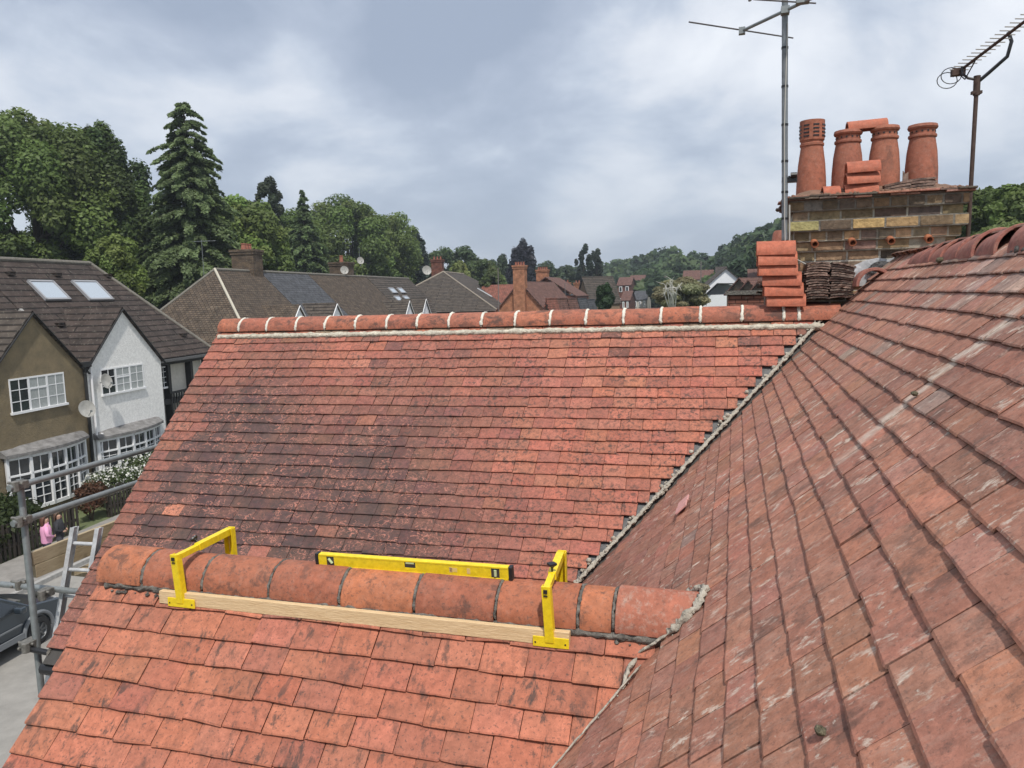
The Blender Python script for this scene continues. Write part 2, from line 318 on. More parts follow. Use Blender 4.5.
# ================================================================== our own roof
house = thing('tiled_roof_house', 'red clay tiled roofs filling the foreground, with two gables and a yellow brick chimney', 'house', (0, 0, GZ))
def nz(x, y, z=0): return mnoise.noise(Vector((x, y, z)))
def tiles(g, O, u, d, n, s0, count, umin, umax, keep, colf, gauge=.1, w=.165, L=.2, t=.013, jit=1.0, wav=1.0, hl=.026):
    O, u, d, n = Vector(O), Vector(u).normalized(), Vector(d).normalized(), Vector(n).normalized()
    for k in range(count):
        s = s0 + k * gauge + random.gauss(0, .0012)
        uu = umin; first = True
        while uu < umax:
            ww = w * random.uniform(.985, 1.015)
            if first and k % 2: ww = w * 1.5
            elif random.random() < .015: ww *= 1.5
            first = False
            u0, u1 = uu + .0008 + abs(random.gauss(0, .0007)), uu + ww - .0008 - abs(random.gauss(0, .0007)); uu += ww
            uc = (u0 + u1) / 2
            kk = keep(uc, s, u0, u1)
            if kk is False: continue
            if kk is not True: u1 = kk; uc = (u0 + u1) / 2
            c, dirt = colf(uc, s, k)
            ds = random.gauss(0, .0022) * jit + .005 * wav * nz(uc * .9, k * 7.3, 5); dr = random.gauss(0, .0016) * jit
            if random.random() < .02: ds += random.uniform(.004, .012) * jit
            h0 = hl + abs(random.gauss(0, .0014)) * jit + .004 * wav * nz(uc * 1.1, s * 1.1, 9); tw = random.gauss(0, .0012) * jit
            cam_ = random.uniform(.0005, .0025)
            vs = []; uv = []
            us = (0, .04, .35, .65, .96, 1); rows = (0, .03, .5, 1)
            for ri, rv in enumerate(rows):
                for ui, ru in enumerate(us):
                    a = ru - .5
                    lift = h0 * (1 - rv * 1.0) + cam_ * (1 - 4 * a * a) + tw * a * 2
                    if ri == 0: lift -= .003
                    if ui in (0, 5): lift -= .0015
                    du = random.gauss(0, .0006); dv = random.gauss(0, .0009) * jit if ri == 0 else 0
                    U = u0 + (u1 - u0) * ru + du; V = s + ds + dr * a * 2 + dv - L * rv
                    p = O + u * U + d * V + n * (lift - .026)
                    vs.append(p); uv.append((U, V))
            nt_ = len(vs)
            edge = [0, 1, 2, 3, 4, 5, 11, 17, 23, 22, 21, 20, 19, 18, 12, 6]
            low = [vs[i] - n * (t if i > 5 else t - .002) for i in edge]; uvl = [uv[i] for i in edge]
            fs = [(r * 6 + c_, r * 6 + c_ + 1, (r + 1) * 6 + c_ + 1, (r + 1) * 6 + c_) for r in range(3) for c_ in range(5)]
            m_ = len(edge); fs += [(edge[i], nt_ + i, nt_ + (i + 1) % m_, edge[(i + 1) % m_]) for i in range(m_)]
            g.add(vs + low, fs[:15], c=c, uv=uv + uvl, k=dirt)
            b_ = len(g.v) - nt_ - m_
            for f_ in fs[15:]: g.f.append([b_ + i for i in f_]); g.c.append((c[0] * .45, c[1] * .42, c[2] * .42)); g.m.append(0); g.k.append(dirt)  # edge faces get a darker colour: painted shade line below each course
def vary(c, a=.12, h=.04):
    f = 1 + random.gauss(0, a); return tuple(max(.01, x * f * q_ * (1 + random.gauss(0, h))) for x, q_ in zip(c, (.98, .95, .95)))
c46, s46 = math.cos(R(46)), math.sin(R(46)); c45 = s45 = math.sqrt(.5)

# near gable front slope
NX0 = -2.56
def col_near(u, s, k):
    c = random.choice([(.45, .165, .098), (.42, .15, .09), (.46, .175, .105), (.39, .14, .085), (.43, .16, .095), (.38, .14, .09)])
    if random.random() < .05: c = (.34, .14, .10)
    return vary(c, .06, .025), .2
g = G()
def keep_near(uc, s, u0, u1):
    y = 2.54 - s * c46; z = -1.053 - s * s46
    return u0 < z + .93 + .02
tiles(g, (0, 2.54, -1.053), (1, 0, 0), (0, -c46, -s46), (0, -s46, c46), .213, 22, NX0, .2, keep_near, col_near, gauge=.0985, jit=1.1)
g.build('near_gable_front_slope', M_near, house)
g = G()
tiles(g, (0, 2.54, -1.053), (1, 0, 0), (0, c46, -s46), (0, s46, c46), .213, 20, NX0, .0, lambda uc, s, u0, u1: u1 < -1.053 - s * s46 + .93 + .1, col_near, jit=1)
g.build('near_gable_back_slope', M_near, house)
# far gable front slope (very slightly out of level, as in life)
FU = Vector((1, 0, .006)).normalized(); FO = Vector((.7, 6.29, -.165))
FX0 = -4.76 - .7
def col_far(u, s, k):
    x = u + .7
    base = random.choice([(.43, .155, .10), (.40, .14, .095), (.45, .17, .11), (.36, .13, .09), (.42, .155, .105)])
    # weathered brown patch, left and lower middle
    f = 1 / (1 + math.exp((x + 1.90 - .40 * nz(s * 1.3, 3.3)) * 2.8)) * 1 / (1 + math.exp(-(s - .85 + .5 * nz(x * 1.1, 8)) * 3.2))
    f *= .92 if x > -4.55 + .5 * nz(s * 2, 1) else .45
    f = min(1, max(0, f * 1.45 + .3 * nz(x * 1.4, s * 2.2, 4) * (f > .08)))
    if random.random() < .03 and f > .15: f = random.uniform(.2, 1)
    if s < .6 and random.random() < .06: f = max(f, .7)
    dk = (.105, .060, .054)
    c = tuple(a * (1 - f) + b * f for a, b in zip(base, dk))
    if s < .26: c = random.choice([(.36, .13, .09), (.26, .2, .14), (.4, .16, .1)])
    if abs(x + 4.25) < .09 and abs(s - 2.05) < .05: return (.55, .21, .13), 0
    return vary(c, .07, .03), min(1, .12 + f)
def keep_far(uc, s, u0, u1):
    y = 6.29 - s * c45; lim = (y - 5.565) - .7
    if u1 < lim - .012: return True
    return lim - random.uniform(.006, .03) if u0 < lim - .05 else False
g = G()
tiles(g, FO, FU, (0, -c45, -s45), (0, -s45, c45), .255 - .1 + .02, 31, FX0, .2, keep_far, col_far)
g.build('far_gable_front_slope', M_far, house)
g = G()
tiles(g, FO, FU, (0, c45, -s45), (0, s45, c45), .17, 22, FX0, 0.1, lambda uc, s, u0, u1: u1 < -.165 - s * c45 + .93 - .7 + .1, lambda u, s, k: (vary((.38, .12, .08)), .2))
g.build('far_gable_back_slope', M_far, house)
# main slope
def col_main(y, s, k):
    c = random.choice([(.39, .175, .115), (.42, .185, .12), (.36, .16, .105), (.35, .165, .115), (.40, .19, .13), (.35, .16, .105), (.44, .19, .12), (.38, .18, .125)])
    pale = max(0, 1 - s / 1.1)                      # bleached and limed near the ridge
    if random.random() < .30 * pale + .003: c = random.choice([(.34, .25, .20), (.28, .20, .165), (.40, .28, .22)])
    c = tuple(a * (1 - .3 * pale) + b * .3 * pale for a, b in zip(c, (.40, .24, .19)))
    f = 1 / (1 + math.exp(-(s - 2.0) * 4)) * (y > 2.2)
    c = tuple(a * (1 - .45 * f) + b * .45 * f for a, b in zip(c, (.19, .085, .07)))
    if nz(y * .8, s * .9, 2) > .25: c = tuple(x * .82 for x in c)
    return vary(c, .075, .025), .3
def keep_main(yc, s, u0, u1):
    x = 1.165 - s * c45; z = x - .93
    if x < yc - 5.58 - .20: return False
    if yc > 6.42 and x > .40: return s > .9 and False
    # buried under the near gable
    top = -1.053 - abs(yc - 2.54) * 1.035
    if z < top - .22: return False
    return True
g = G()
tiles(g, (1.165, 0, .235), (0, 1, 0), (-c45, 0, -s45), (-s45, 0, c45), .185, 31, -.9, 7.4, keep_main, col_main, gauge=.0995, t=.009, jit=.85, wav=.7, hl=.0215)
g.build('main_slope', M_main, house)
# under-sheets just below the tiles
g = G()
def sheet(g, pts, **kw): g.slab(pts, .03, **kw)
o = .034
def nearp(x, s, sg=-1): return (x, 2.54 + sg * s * c46, -1.053 - s * s46 - o * 1.4)
sheet(g, [nearp(NX0 + .015, 2.45), nearp(-1.85, 2.45), nearp(-.10, 0), nearp(NX0 + .015, 0)])
sheet(g, [nearp(NX0 + .015, 0, 1), nearp(-.10, 0, 1), nearp(-1.6, 2.1, 1), nearp(NX0 + .015, 2.1, 1)])
def farp(x, s, sg=-1): return (x, 6.29 + sg * s * c45, -.165 + .006 * (x - .7) - s * s45 - o * 1.4)
sheet(g, [farp(-4.745, 3.25), farp(-1.5, 3.25), farp(.75, 0), farp(-4.745, 0)])
sheet(g, [farp(-4.745, 0, 1), farp(.75, 0, 1), farp(-.9, 2.3, 1), farp(-4.745, 2.3, 1)])
def mainp(y, s): return (1.165 - s * c45, y, .235 - s * s45 - o * 1.4)
sheet(g, [mainp(7.4, 0), mainp(7.4, .9), mainp(2.6, 4.2), mainp(-.95, 4.2), mainp(-.95, 0)])
sheet(g, [(1.165, -.95, .19), (4.2, -.95, -2.85), (4.2, 9, -2.85), (1.165, 9, .19)])
g.build('roof_underlay', M_under, house)
g = G()
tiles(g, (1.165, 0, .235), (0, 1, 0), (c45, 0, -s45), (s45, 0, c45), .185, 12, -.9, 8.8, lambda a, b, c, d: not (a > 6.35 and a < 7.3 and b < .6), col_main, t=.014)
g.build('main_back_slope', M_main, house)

# lead laid in the far valley, mortar along both valleys
def lumpy(g, path, r, n=8, step=.02, amp=.45, seed=0, sq=1.0, fade=1, **kw):
    path = [Vector(p) for p in path]; pts = []
    for a, b in zip(path[:-1], path[1:]):
        k = max(2, int((b - a).length / step)); pts += [a.lerp(b, i / k) for i in range(k)]
    pts.append(path[-1]); vs = []
    for i, p in enumerate(pts):
        t = (pts[min(i + 1, len(pts) - 1)] - pts[max(i - 1, 0)]).normalized(); a = t.cross(Vector((0, 0, 1))).normalized(); b = a.cross(t)
        rr = r * (1 + .35 * nz(i * .13, seed)) * (1 if 0 < i < len(pts) - 1 else .2)
        for j in range(n):
            w_ = 2 * math.pi * j / n; q = rr * (1 + amp * nz(i * .55, j * .9, seed + 3) + amp * .5 * nz(i * 1.7, j * 1.9, seed))
            vs.append(p + a * math.cos(w_) * q + b * math.sin(w_) * q * sq)
    fs = [(i * n + j, i * n + (j + 1) % n, (i + 1) * n + (j + 1) % n, (i + 1) * n + j) for i in range(len(pts) - 1) for j in range(n)]
    g.add(vs, fs, **kw)
g = G()
V0, V1 = Vector((.715, 6.28, -.185)), Vector((-1.605, 3.96, -2.51))
q = Vector((-.24, 0, 0)); lead0 = [V0 + Vector((0, .02, -.012)), V1 + Vector((0, .02, -.012)), V1 + q + Vector((0, .02, -.012)), V0 + q + Vector((0, .02, -.012))]
g.slab(lead0[::-1], .01); g.build('valley_lead', M_lead, house)
def crumbs(g, path, n, spread, r0, r1):
    path = [Vector(p) for p in path]
    for _ in range(n):
        k_ = random.randrange(len(path) - 1); p = path[k_].lerp(path[k_ + 1], random.random()) + Vector([random.gauss(0, spread) for _ in range(3)]); r_ = random.uniform(r0, r1) * random.uniform(.6, 1.2)
        tm = Matrix.Rotation(random.random() * 6, 3, 'X') @ Matrix.Rotation(random.random() * 6, 3, 'Y')
        g.lathe(p, [(.001, -r_ * .8), (r_, -r_ * .35), (r_ * random.uniform(.7, 1.3), r_ * .3), (.001, r_ * random.uniform(.5, 1))], n=6, tilt=tm)
g = G(); crumbs(g, [V0 + Vector((-.016, 0, .004)), V1 + Vector((-.016, 0, .004))], 150, .008, .003, .008); lumpy(g, [V0 + Vector((-.012, 0, .004)), V1 + Vector((-.012, 0, .0))], .017, n=10, step=.014, amp=1.0, seed=4, sq=.5)
for i in range(120):
    p = V0.lerp(V1, random.random()) + Vector((random.uniform(-.055, .008), 0, random.uniform(-.01, .012)))
    r_ = random.uniform(.006, .02); g.lathe(p, [(0, -r_), (r_, -r_ * .3), (r_ * .9, r_ * .4), (0, r_ * .8)], n=6, tilt=Matrix.Rotation(random.random() * 3, 3, 'X'))
g.build('valley_mortar', M_mortar_v, house, smooth='all'); g = G()
W0, W1 = Vector((-.125, 2.50, -1.045)), Vector((-1.0, 1.66, -1.93))
lumpy(g, [W0.lerp(W1, .18), W1], .0035, n=6, amp=1.2, seed=19); crumbs(g, [W0.lerp(W1, .2) + Vector((.004, 0, 0)), W1], 25, .004, .002, .005)
g.build('valley_mortar', M_mortar_v, house, smooth='all')

# ridge tiles -------------------------------------------------------
def ridge_mesh(length=.30, r=.108, th=.014, n=18, seed=0, a0=-4, a1=184, flat=1.0):
    vs = []; m = 5
    for i in range(m):
        x_ = length * (i / (m - 1) - .5)
        for lay in (0, 1):
            for j in range(n + 1):
                w_ = R(a0 + (a1 - a0) * j / n); rr = r - lay * th
                rr *= 1 + .012 * nz(x_ * 6 + seed * 7, j * .4, seed)
                vs.append((x_, math.cos(w_) * rr, math.sin(w_) * rr * flat))
    k = n + 1; fs = []
    for i in range(m - 1):
        for j in range(n):
            a = i * 2 * k + j; fs.append((a, a + 1, a + 2 * k + 1, a + 2 * k)); a += k; fs.append((a, a + 2 * k, a + 2 * k + 1, a + 1))
        for j in (0, n): a = i * 2 * k + j; fs.append((a, a + 2 * k, a + 3 * k, a + k) if j == 0 else (a, a + k, a + 3 * k, a + 2 * k))
    for i, fl in ((0, 0), (m - 1, 1)):
        for j in range(n): a = i * 2 * k + j; q_ = (a, a + k, a + k + 1, a + 1); fs.append(q_ if not fl else q_[::-1])
    me = bpy.data.meshes.new('ridge_tile'); me.from_pydata(vs, [], fs); me.polygons.foreach_set('use_smooth', [True] * len(fs)); me.set_sharp_from_angle(angle=R(45)); me.update(); return me
def ridge_obj(me, matl, loc, rot=(0, 0, 0), parent=None, name='ridge_tile'):
    if me.materials and me.materials[0] != matl: me = me.copy(); me.materials.clear()
    if not me.materials: me.materials.append(matl)
    o = bpy.data.objects.new(name, me); col.objects.link(o)
    o.location = loc; o.rotation_euler = rot
    b = o.modifiers.new('bevel', 'BEVEL'); b.width = .003; b.segments = 2; b.limit_method = 'ANGLE'; b.angle_limit = R(50)
    return par(o, parent)
RM = [ridge_mesh(.296, .108, seed=i) for i in range(4)]
# near ridge
jx = [-2.555, -2.323, -2.031, -1.726, -1.42, -1.115, -.804, -.508, -.387]
gm = G()
for i in range(len(jx) - 1):
    L_ = jx[i + 1] - jx[i] - .012; me = ridge_mesh(L_, .109 + random.uniform(-.001, .002) + (.004 if i == 0 else 0), seed=20 + i)
    ridge_obj(me, M_ridge, ((jx[i] + jx[i + 1]) / 2, 2.54, -1.142 + random.gauss(0, .0012)), (random.gauss(0, .008), random.gauss(0, .006), random.gauss(0, .004)), house)
    w_ = jx[i + 1]
    lumpy(gm, [Vector((w_ + .004 * nz(j, w_ * 9), 2.54 + .1035 * math.cos(R(a)), -1.142 + .1035 * math.sin(R(a)))) for j, a in enumerate(range(0, 181, 12))], .0065, n=6, step=.010, amp=1.3, seed=i)
me = ridge_mesh(.40, .113, seed=40); ridge_obj(me, M_ridge_end, (-.18, 2.54, -1.140), (0, .012, 0), house)
lumpy(gm, [(-2.52, 2.440, -1.158), (-.12, 2.440, -1.158)], .014, n=9, amp=1.0, seed=33)
lumpy(gm, [(-2.62, 2.642, -1.160), (-.10, 2.642, -1.160)], .017, n=8, amp=1.0, seed=34)
for i in range(60):
    p = Vector((random.uniform(-2.55, -.25), random.uniform(2.405, 2.43), -1.175)); r_ = random.uniform(.004, .011); g_ = gm.lathe(p, [(0, -r_), (r_, 0), (0, r_)], n=6)
gm.build('near_ridge_bedding', M_mortar_d, house, smooth='all')
g = G()   # mortar fillet where the near ridge dies into the main slope
fil = [Vector((-1.140 + .113 * math.sin(R(t_)) + .93 + .006, 2.54 + .115 * math.cos(R(t_)), -1.140 + .115 * math.sin(R(t_)) + .012)) for t_ in range(20, 181, 8)]
lumpy(g, fil, .0115, n=9, step=.008, amp=1.5, seed=71); crumbs(g, fil, 30, .007, .003, .006)
lumpy(g, [fil[-1], (-.30, 2.405, -1.195)], .005, n=8, step=.012, amp=1.2, seed=77)
lumpy(g, [(-.30, 2.385, -1.20), (-.325, 2.35, -1.225), (-.335, 2.30, -1.27)], .007, n=8, step=.012, amp=1.0, seed=78)
g.build('ridge_end_fillet', M_mortar_v, house, smooth='all')
# far ridge
fj = [-.7564, -.7171, -.6694, -.6198, -.5715, -.5227, -.4735, -.427, -.3794, -.3315, -.2841, -.2357, -.1873, -.1382, -.0904, -.0414, .0087, .0573, .0748, .124]
fx = [a * 6.29 for a in fj]
gm = G(); gb = G()
for i in range(len(fx) - 1):
    xa, xb = fx[i], fx[i + 1]; xm = (xa + xb) / 2
    me = ridge_mesh(xb - xa - .022, .115, seed=60 + i)
    zc = -.250 + .006 * (xm - .7) + random.gauss(0, .0015)
    ridge_obj(me, M_ridge_far, (xm, 6.29, zc), (random.gauss(0, .01), random.gauss(0, .006) - .006, random.gauss(0, .004)), house)
    if i < len(fx) - 2:
        zc = -.250 + .006 * (xb - .7); gm = G()
        lumpy(gm, [Vector((xb + .006 * nz(j * .5, xb * 9), 6.29 + .110 * math.cos(R(a)), zc + .110 * math.sin(R(a)))) for j, a in enumerate(range(-5, 186, 10))], .0125, n=8, step=.012, amp=.7, seed=i + 90)
        gm.build('ridge_joint', mat('mortar_cream', (.68, .65, .56), .95, noise=.15, nscale=20, bump=.5), house, smooth='all')
for sg in (-1, 1):
    lumpy(gb, [(-4.74, 6.29 + sg * .128, -.305 + .006 * -5.4), (.66, 6.29 + sg * .128, -.305)], .030, n=10, step=.02, amp=.5, seed=55, sq=.8)
gb.build('far_ridge_bedding', M_mortar, house, smooth='all')
# main ridge, fixed tiles from the near end up to the loose ones
RMB = [ridge_mesh(.31, .125, .016, seed=100 + i) for i in range(3)]
y = 3.52
while y > -.8:
    ridge_obj(random.choice(RMB), M_ridge_old, (1.172, y - .155, .110 + random.gauss(0, .002)), (0, random.gauss(0, .012), R(90) + random.gauss(0, .01)), house); y -= .318
g = G(); lumpy(g, [(1.06, 3.5, .115), (1.06, -.8, .115)], .016, amp=.9, seed=3); g.build('main_ridge_bedding', M_mortar_d, house, smooth='all')
# verges, walls, gutter of the gables
for (x0, ya, za, s_, sg) in ((NX0 + .006, 2.54, -1.115, 2.4, -1), (NX0 + .006, 2.54, -1.115, 2.0, 1)):
    g = G(); lumpy(g, [(x0 + .02, ya, za), (x0 + .02, ya + sg * s_ * c46, za - s_ * s46)], .016, amp=.6, seed=2); g.build('verge_mortar', M_mortar_d, house, smooth='all')
for sg, s_ in ((-1, 3.2), (1, 2.2)):
    g = G(); lumpy(g, [(-4.735, 6.29, -.24), (-4.735, 6.29 + sg * s_ * c45, -.24 - s_ * s45)], .016, amp=.6, seed=2); g.build('verge_mortar', M_mortar_d, house, smooth='all')
g = G()
def gablewall(x0, x1, yc, za, half, zb):
    g.add([(x0, yc - half, zb), (x0, yc + half, zb), (x0, yc + half, za - half), (x0, yc, za), (x0, yc - half, za - half),
           (x1, yc - half, zb), (x1, yc + half, zb), (x1, yc + half, za - half), (x1, yc, za), (x1, yc - half, za - half)],
          [(0, 1, 2, 3, 4), (9, 8, 7, 6, 5), (0, 5, 6, 1), (1, 6, 7, 2), (4, 9, 5, 0), (2, 7, 8, 3), (3, 8, 9, 4)],
          uv=[(a, b) for _ in (0, 1) for a, b in ((yc - half, zb), (yc + half, zb), (yc + half, za - half), (yc, za), (yc - half, za - half))])
gablewall(NX0 + .1, -1.7, 2.54, -1.19, 1.35, GZ + .01); gablewall(-4.64, -1.2, 6.29, -.33, 2.1, GZ + .01)
g.bx(-1.8, 4.0, -.7, 9.2, GZ + .01, -3.0)
g.build('wall', M_brick_r, house)
g = G(); g.tube([(-4.78, 4.03, -2.60), (-2.9, 4.03, -2.60)], .045, n=12); g.bx(-4.74, -2.7, 4.06, 4.1, -2.7, -2.5)
g.build('gutter', M_black, house)

# ------------------------------------------------------------------ chimney
CY = 6.42
def brick_ring(g, x0, x1, y0, y1, z0, h=.064, off=0, cols=None, hdr=False):
    bl = .105 if hdr else .215; mo = .014
    for (ax, a0, a1, fix) in (('x', x0, x1, y0), ('x', x0, x1, y1), ('y', y0 + .105, y1 - .105, x0), ('y', y0 + .105, y1 - .105, x1)):
        p = a0 - (off % (bl + mo)) if ax == 'x' else a0 - ((off + .1) % (bl + mo))
        while p < a1:
            b0, b1 = max(p, a0), min(p + bl, a1); p += bl + mo
            if b1 - b0 < .03: continue
            c = vary(random.choice(cols), .14, .06); j = random.gauss(0, .002)
            ins = .1
            if ax == 'x':
                yy0, yy1 = (fix + j, fix + ins) if fix == y0 else (fix - ins, fix + j); g.bx(b0, b1, yy0, yy1, z0 + random.uniform(0, .002), z0 + h, c=c)
            else:
                xx0, xx1 = (fix + j, fix + ins) if fix == x0 else (fix - ins, fix + j); g.bx(xx0, xx1, b0, b1, z0, z0 + h, c=c)
YB = [(.34, .245, .14), (.29, .205, .125), (.24, .17, .10), (.38, .28, .165), (.20, .145, .10), (.28, .18, .12)]
DK = [(.16, .12, .075), (.20, .145, .085), (.11, .085, .06), (.25, .18, .10)]
X0, X1, DEP = .49, 1.535, .78
ch = G(); z = -1.03; r_i = 0
ch.bx(X0 + .004, X1 - .004, CY + .004, CY + DEP - .004, -1.03, .64, c=(.46, .43, .36))
while z < .26:
    brick_ring(ch, X0, X1, CY, CY + DEP, z, off=(0 if r_i % 2 else .113), cols=YB + ([(.09, .07, .05)] if r_i % 3 else []), hdr=False); z += .0765; r_i += 1
steps = [(.028, DK + YB, False, .064), (.058, DK + YB, True, .064), (.095, [(.31, .22, .11), (.24, .17, .09), (.35, .25, .12), (.20, .15, .09)], False, .068), (.062, DK, False, .064), (.092, DK, True, .064)]
for (ex, cs, hd, hh) in steps:
    ch.bx(X0 - ex + .004, X1 + ex - .004, CY - ex + .004, CY + DEP + ex - .004, z - .008, z + .0765, c=(.33, .30, .24) if ex < .08 else (.17, .155, .13))
    brick_ring(ch, X0 - ex, X1 + ex, CY - ex, CY + DEP + ex, z, off=random.choice((0, .11)), cols=cs, hdr=hd, h=hh); z += .0765
chim = ch.build('chimney', M_brick, house, bevel=.003)
ZT = z
# creasing of ragged tiles with flaunching on top
g = G()
for row in range(2):
    for side in range(4):
        a0, a1 = (X0 - .1, X1 + .1) if side < 2 else (CY - .1, CY + DEP + .1); p = a0
        while p < a1 - .02:
            wd = random.uniform(.09, .17); e_ = .125 + row * .012 + random.gauss(0, .010); b1 = min(p + wd, a1 + .03); zz_ = ZT + row * .016 + random.gauss(0, .002)
            c = vary(random.choice([(.16, .11, .085), (.28, .16, .12), (.12, .09, .07), (.36, .17, .12), (.10, .09, .07)]), .15)
            if side == 0: g.bx(p, b1 - .004, CY - e_, CY + .05, zz_, zz_ + .013, c=c)
            if side == 1: g.bx(p, b1 - .004, CY + DEP - .05, CY + DEP + e_, zz_, zz_ + .013, c=c)
            if side == 2: g.bx(X0 - e_, X0 + .05, p, b1 - .004, zz_ + .001, zz_ + .014, c=c)
            if side == 3: g.bx(X1 - .05, X1 + e_, p, b1 - .004, zz_ + .001, zz_ + .014, c=c)
            p += wd
g.build('tile_creasing', M_brick, chim, bevel=.002)
g = G(); n_ = 30; vs = []; fs = []
fx0, fx1, fy0, fy1 = X0 - .10, X1 + .10, CY - .10, CY + DEP + .10
for i in range(n_ + 1):
    for j in range(20):
        a, b = i / n_, j / 19; e_ = min(a, 1 - a) * 1.2; e2 = min(b, 1 - b); hgt = .075 * min(1, e_ * 6, e2 * 3.5) + .012 * nz(a * 22, b * 14) + .008 * nz(a * 50, b * 30)
        vs.append((fx0 + (fx1 - fx0) * a, fy0 + (fy1 - fy0) * b, ZT + .030 + max(0, hgt) * (0 if a in (0, 1) or b in (0, 1) else 1)))
fs = [(i * 20 + j, (i + 1) * 20 + j, (i + 1) * 20 + j + 1, i * 20 + j + 1) for i in range(n_) for j in range(19)]
g.add(vs, fs)
for i in range(90):
    p = Vector((random.uniform(fx0, fx1), fy0 + abs(random.gauss(0, .06)), ZT + .036)); r_ = random.uniform(.006, .02); g.lathe(p, [(0, -r_), (r_, -.3 * r_), (r_ * .8, r_ * .5), (0, r_ * .8)], n=7)
g.build('flaunching', mat('mossy_mortar', (.13, .09, .06), .95, color2=(.28, .15, .10), noise=.5, nscale=16, bump=1, bscale=40), chim, smooth='all')
ZP = ZT + .06
def pot(x, top, kind, r0, name='chimney_pot'):
    g = G(); y_ = 6.72; H_ = top - ZP
    if kind == 'louvre':
        hb = H_ * .66
        prof = [(r0, -.05), (r0, .05), (r0 * .97, hb * .35), (r0 * .90, hb * .65), (r0 * .74, hb), (r0 * .80, hb + .008), (r0 * .80, hb + .024), (r0 * .74, hb + .03), (r0 * .76, hb + .045), (r0 * .82, hb + .05), (r0 * .83, H_), (r0 * .70, H_), (r0 * .66, H_ - .1)]
        g.lathe((x, y_, ZP), prof, n=32)
        s_ = g
        for rr in range(4):
            for j in range(8):
                a = 2 * math.pi * (j + .5 * (rr % 2) * 0 + .3) / 8; zc = hb + .078 + rr * .028
                c_ = Vector((x + math.cos(a) * r0 * .828, y_ + math.sin(a) * r0 * .828, ZP + zc)); t_ = Vector((-math.sin(a), math.cos(a), 0)); n_v = Vector((math.cos(a), math.sin(a), 0))
                s_.box(c_, (.046, .004, .011), ax=(t_, n_v, Vector((0, 0, 1))), m=1)
        g.build(name, [M_pot, M_black], chim, smooth=True); return
    prof = [(r0, -.05), (r0 * 1.0, .04), (r0 * .98, H_ * .35), (r0 * .90, H_ * .60), (r0 * .76, H_ * .80), (r0 * .84, H_ * .805), (r0 * .86, H_ * .825), (r0 * .84, H_ * .845), (r0 * .76, H_ * .85), (r0 * .76, H_ * .92), (r0 * .86, H_ * .93), (r0 * .91, H_ * .955), (r0 * .86, H_ * .995), (r0 * .78, H_), (r0 * .62, H_), (r0 * .6, H_ * .8)]
    g.lathe((x, y_, ZP), prof, n=32); s_ = g
    for j in range(14):
        a = 2 * math.pi * j / 14; zc = H_ * .885
        c_ = Vector((x + math.cos(a) * r0 * .762, y_ + math.sin(a) * r0 * .762, ZP + zc)); t_ = Vector((-math.sin(a), math.cos(a), 0)); n_v = Vector((math.cos(a), math.sin(a), 0))
        s_.box(c_, (.012, .005, .012), ax=(t_, n_v, Vector((0, 0, 1))), m=1)
    g.build(name, [M_pot, M_black], chim, smooth=True)
VENT = []
_n0 = set(bpy.data.objects)
pot(.585, 1.312, 'louvre', .115); pot(.852, 1.215, 'bell', .118); pot(1.118, 1.224, 'bell', .118); pot(1.385, 1.215, 'bell', .118)
# vents join the chimney as one part of the flues' dark openings
for o_ in list(bpy.data.objects):
    if o_ not in _n0 and o_.name.startswith('vent_slots'): par(o_, chim)
for (x_, u_) in ((.585, 813), (.852, 850), (1.118, 888), (1.375, 928)):
    g = G(); c_ = Vector((x_ - .0, CY - .075, .325)); ax_ = Vector((.10, -1, -.42)).normalized()
    t_ = ax_.to_track_quat('Z', 'Y').to_matrix()
    g.lathe(c_ - ax_ * .04, [(.026, -.04), (.027, .045), (.028, .065), (.020, .065), (.018, -.03)], n=18, tilt=t_)
    g.build('outlet_pipe', tile_mat('pipe_clay', lichen=.2, own=[(.42, .15, .07), (.36, .13, .065)]) if 'pc' not in MATS else MATS['pc'], chim, smooth=True)
    MATS['pc'] = bpy.data.materials['pipe_clay']
# flashing at the foot, dressed down over the tiles, with a rough dark upstand
g = G()
xs = [.88, .96, 1.04, 1.12, 1.20, 1.28, 1.36, 1.46]
top = [.15, .185, .20, .185, .22, .17, .20, .14]
for i in range(len(xs) - 1):
    b0 = -.01; q_ = [(xs[i], CY - .012, b0), (xs[i + 1], CY - .012, b0), (xs[i + 1], CY - .012, top[i + 1]), (xs[i], CY - .012, top[i])]
    g.slab(q_, .006)
g.build('lead_flashing', M_leadl, chim)
g = G()
for i in range(7):
    r_ = .10 - i * .012; lumpy(g, [(1.07 + r_ * math.cos(R(a)), CY - .03 - i * .002, .075 + r_ * .95 * math.sin(R(a))) for a in range(0, 181, 15)], .008, n=6, amp=.5, seed=i)
g.build('mortar_patch', mat('patch_grey', (.10, .10, .10), .9, noise=.4, nscale=30, bump=1), chim, smooth='all')

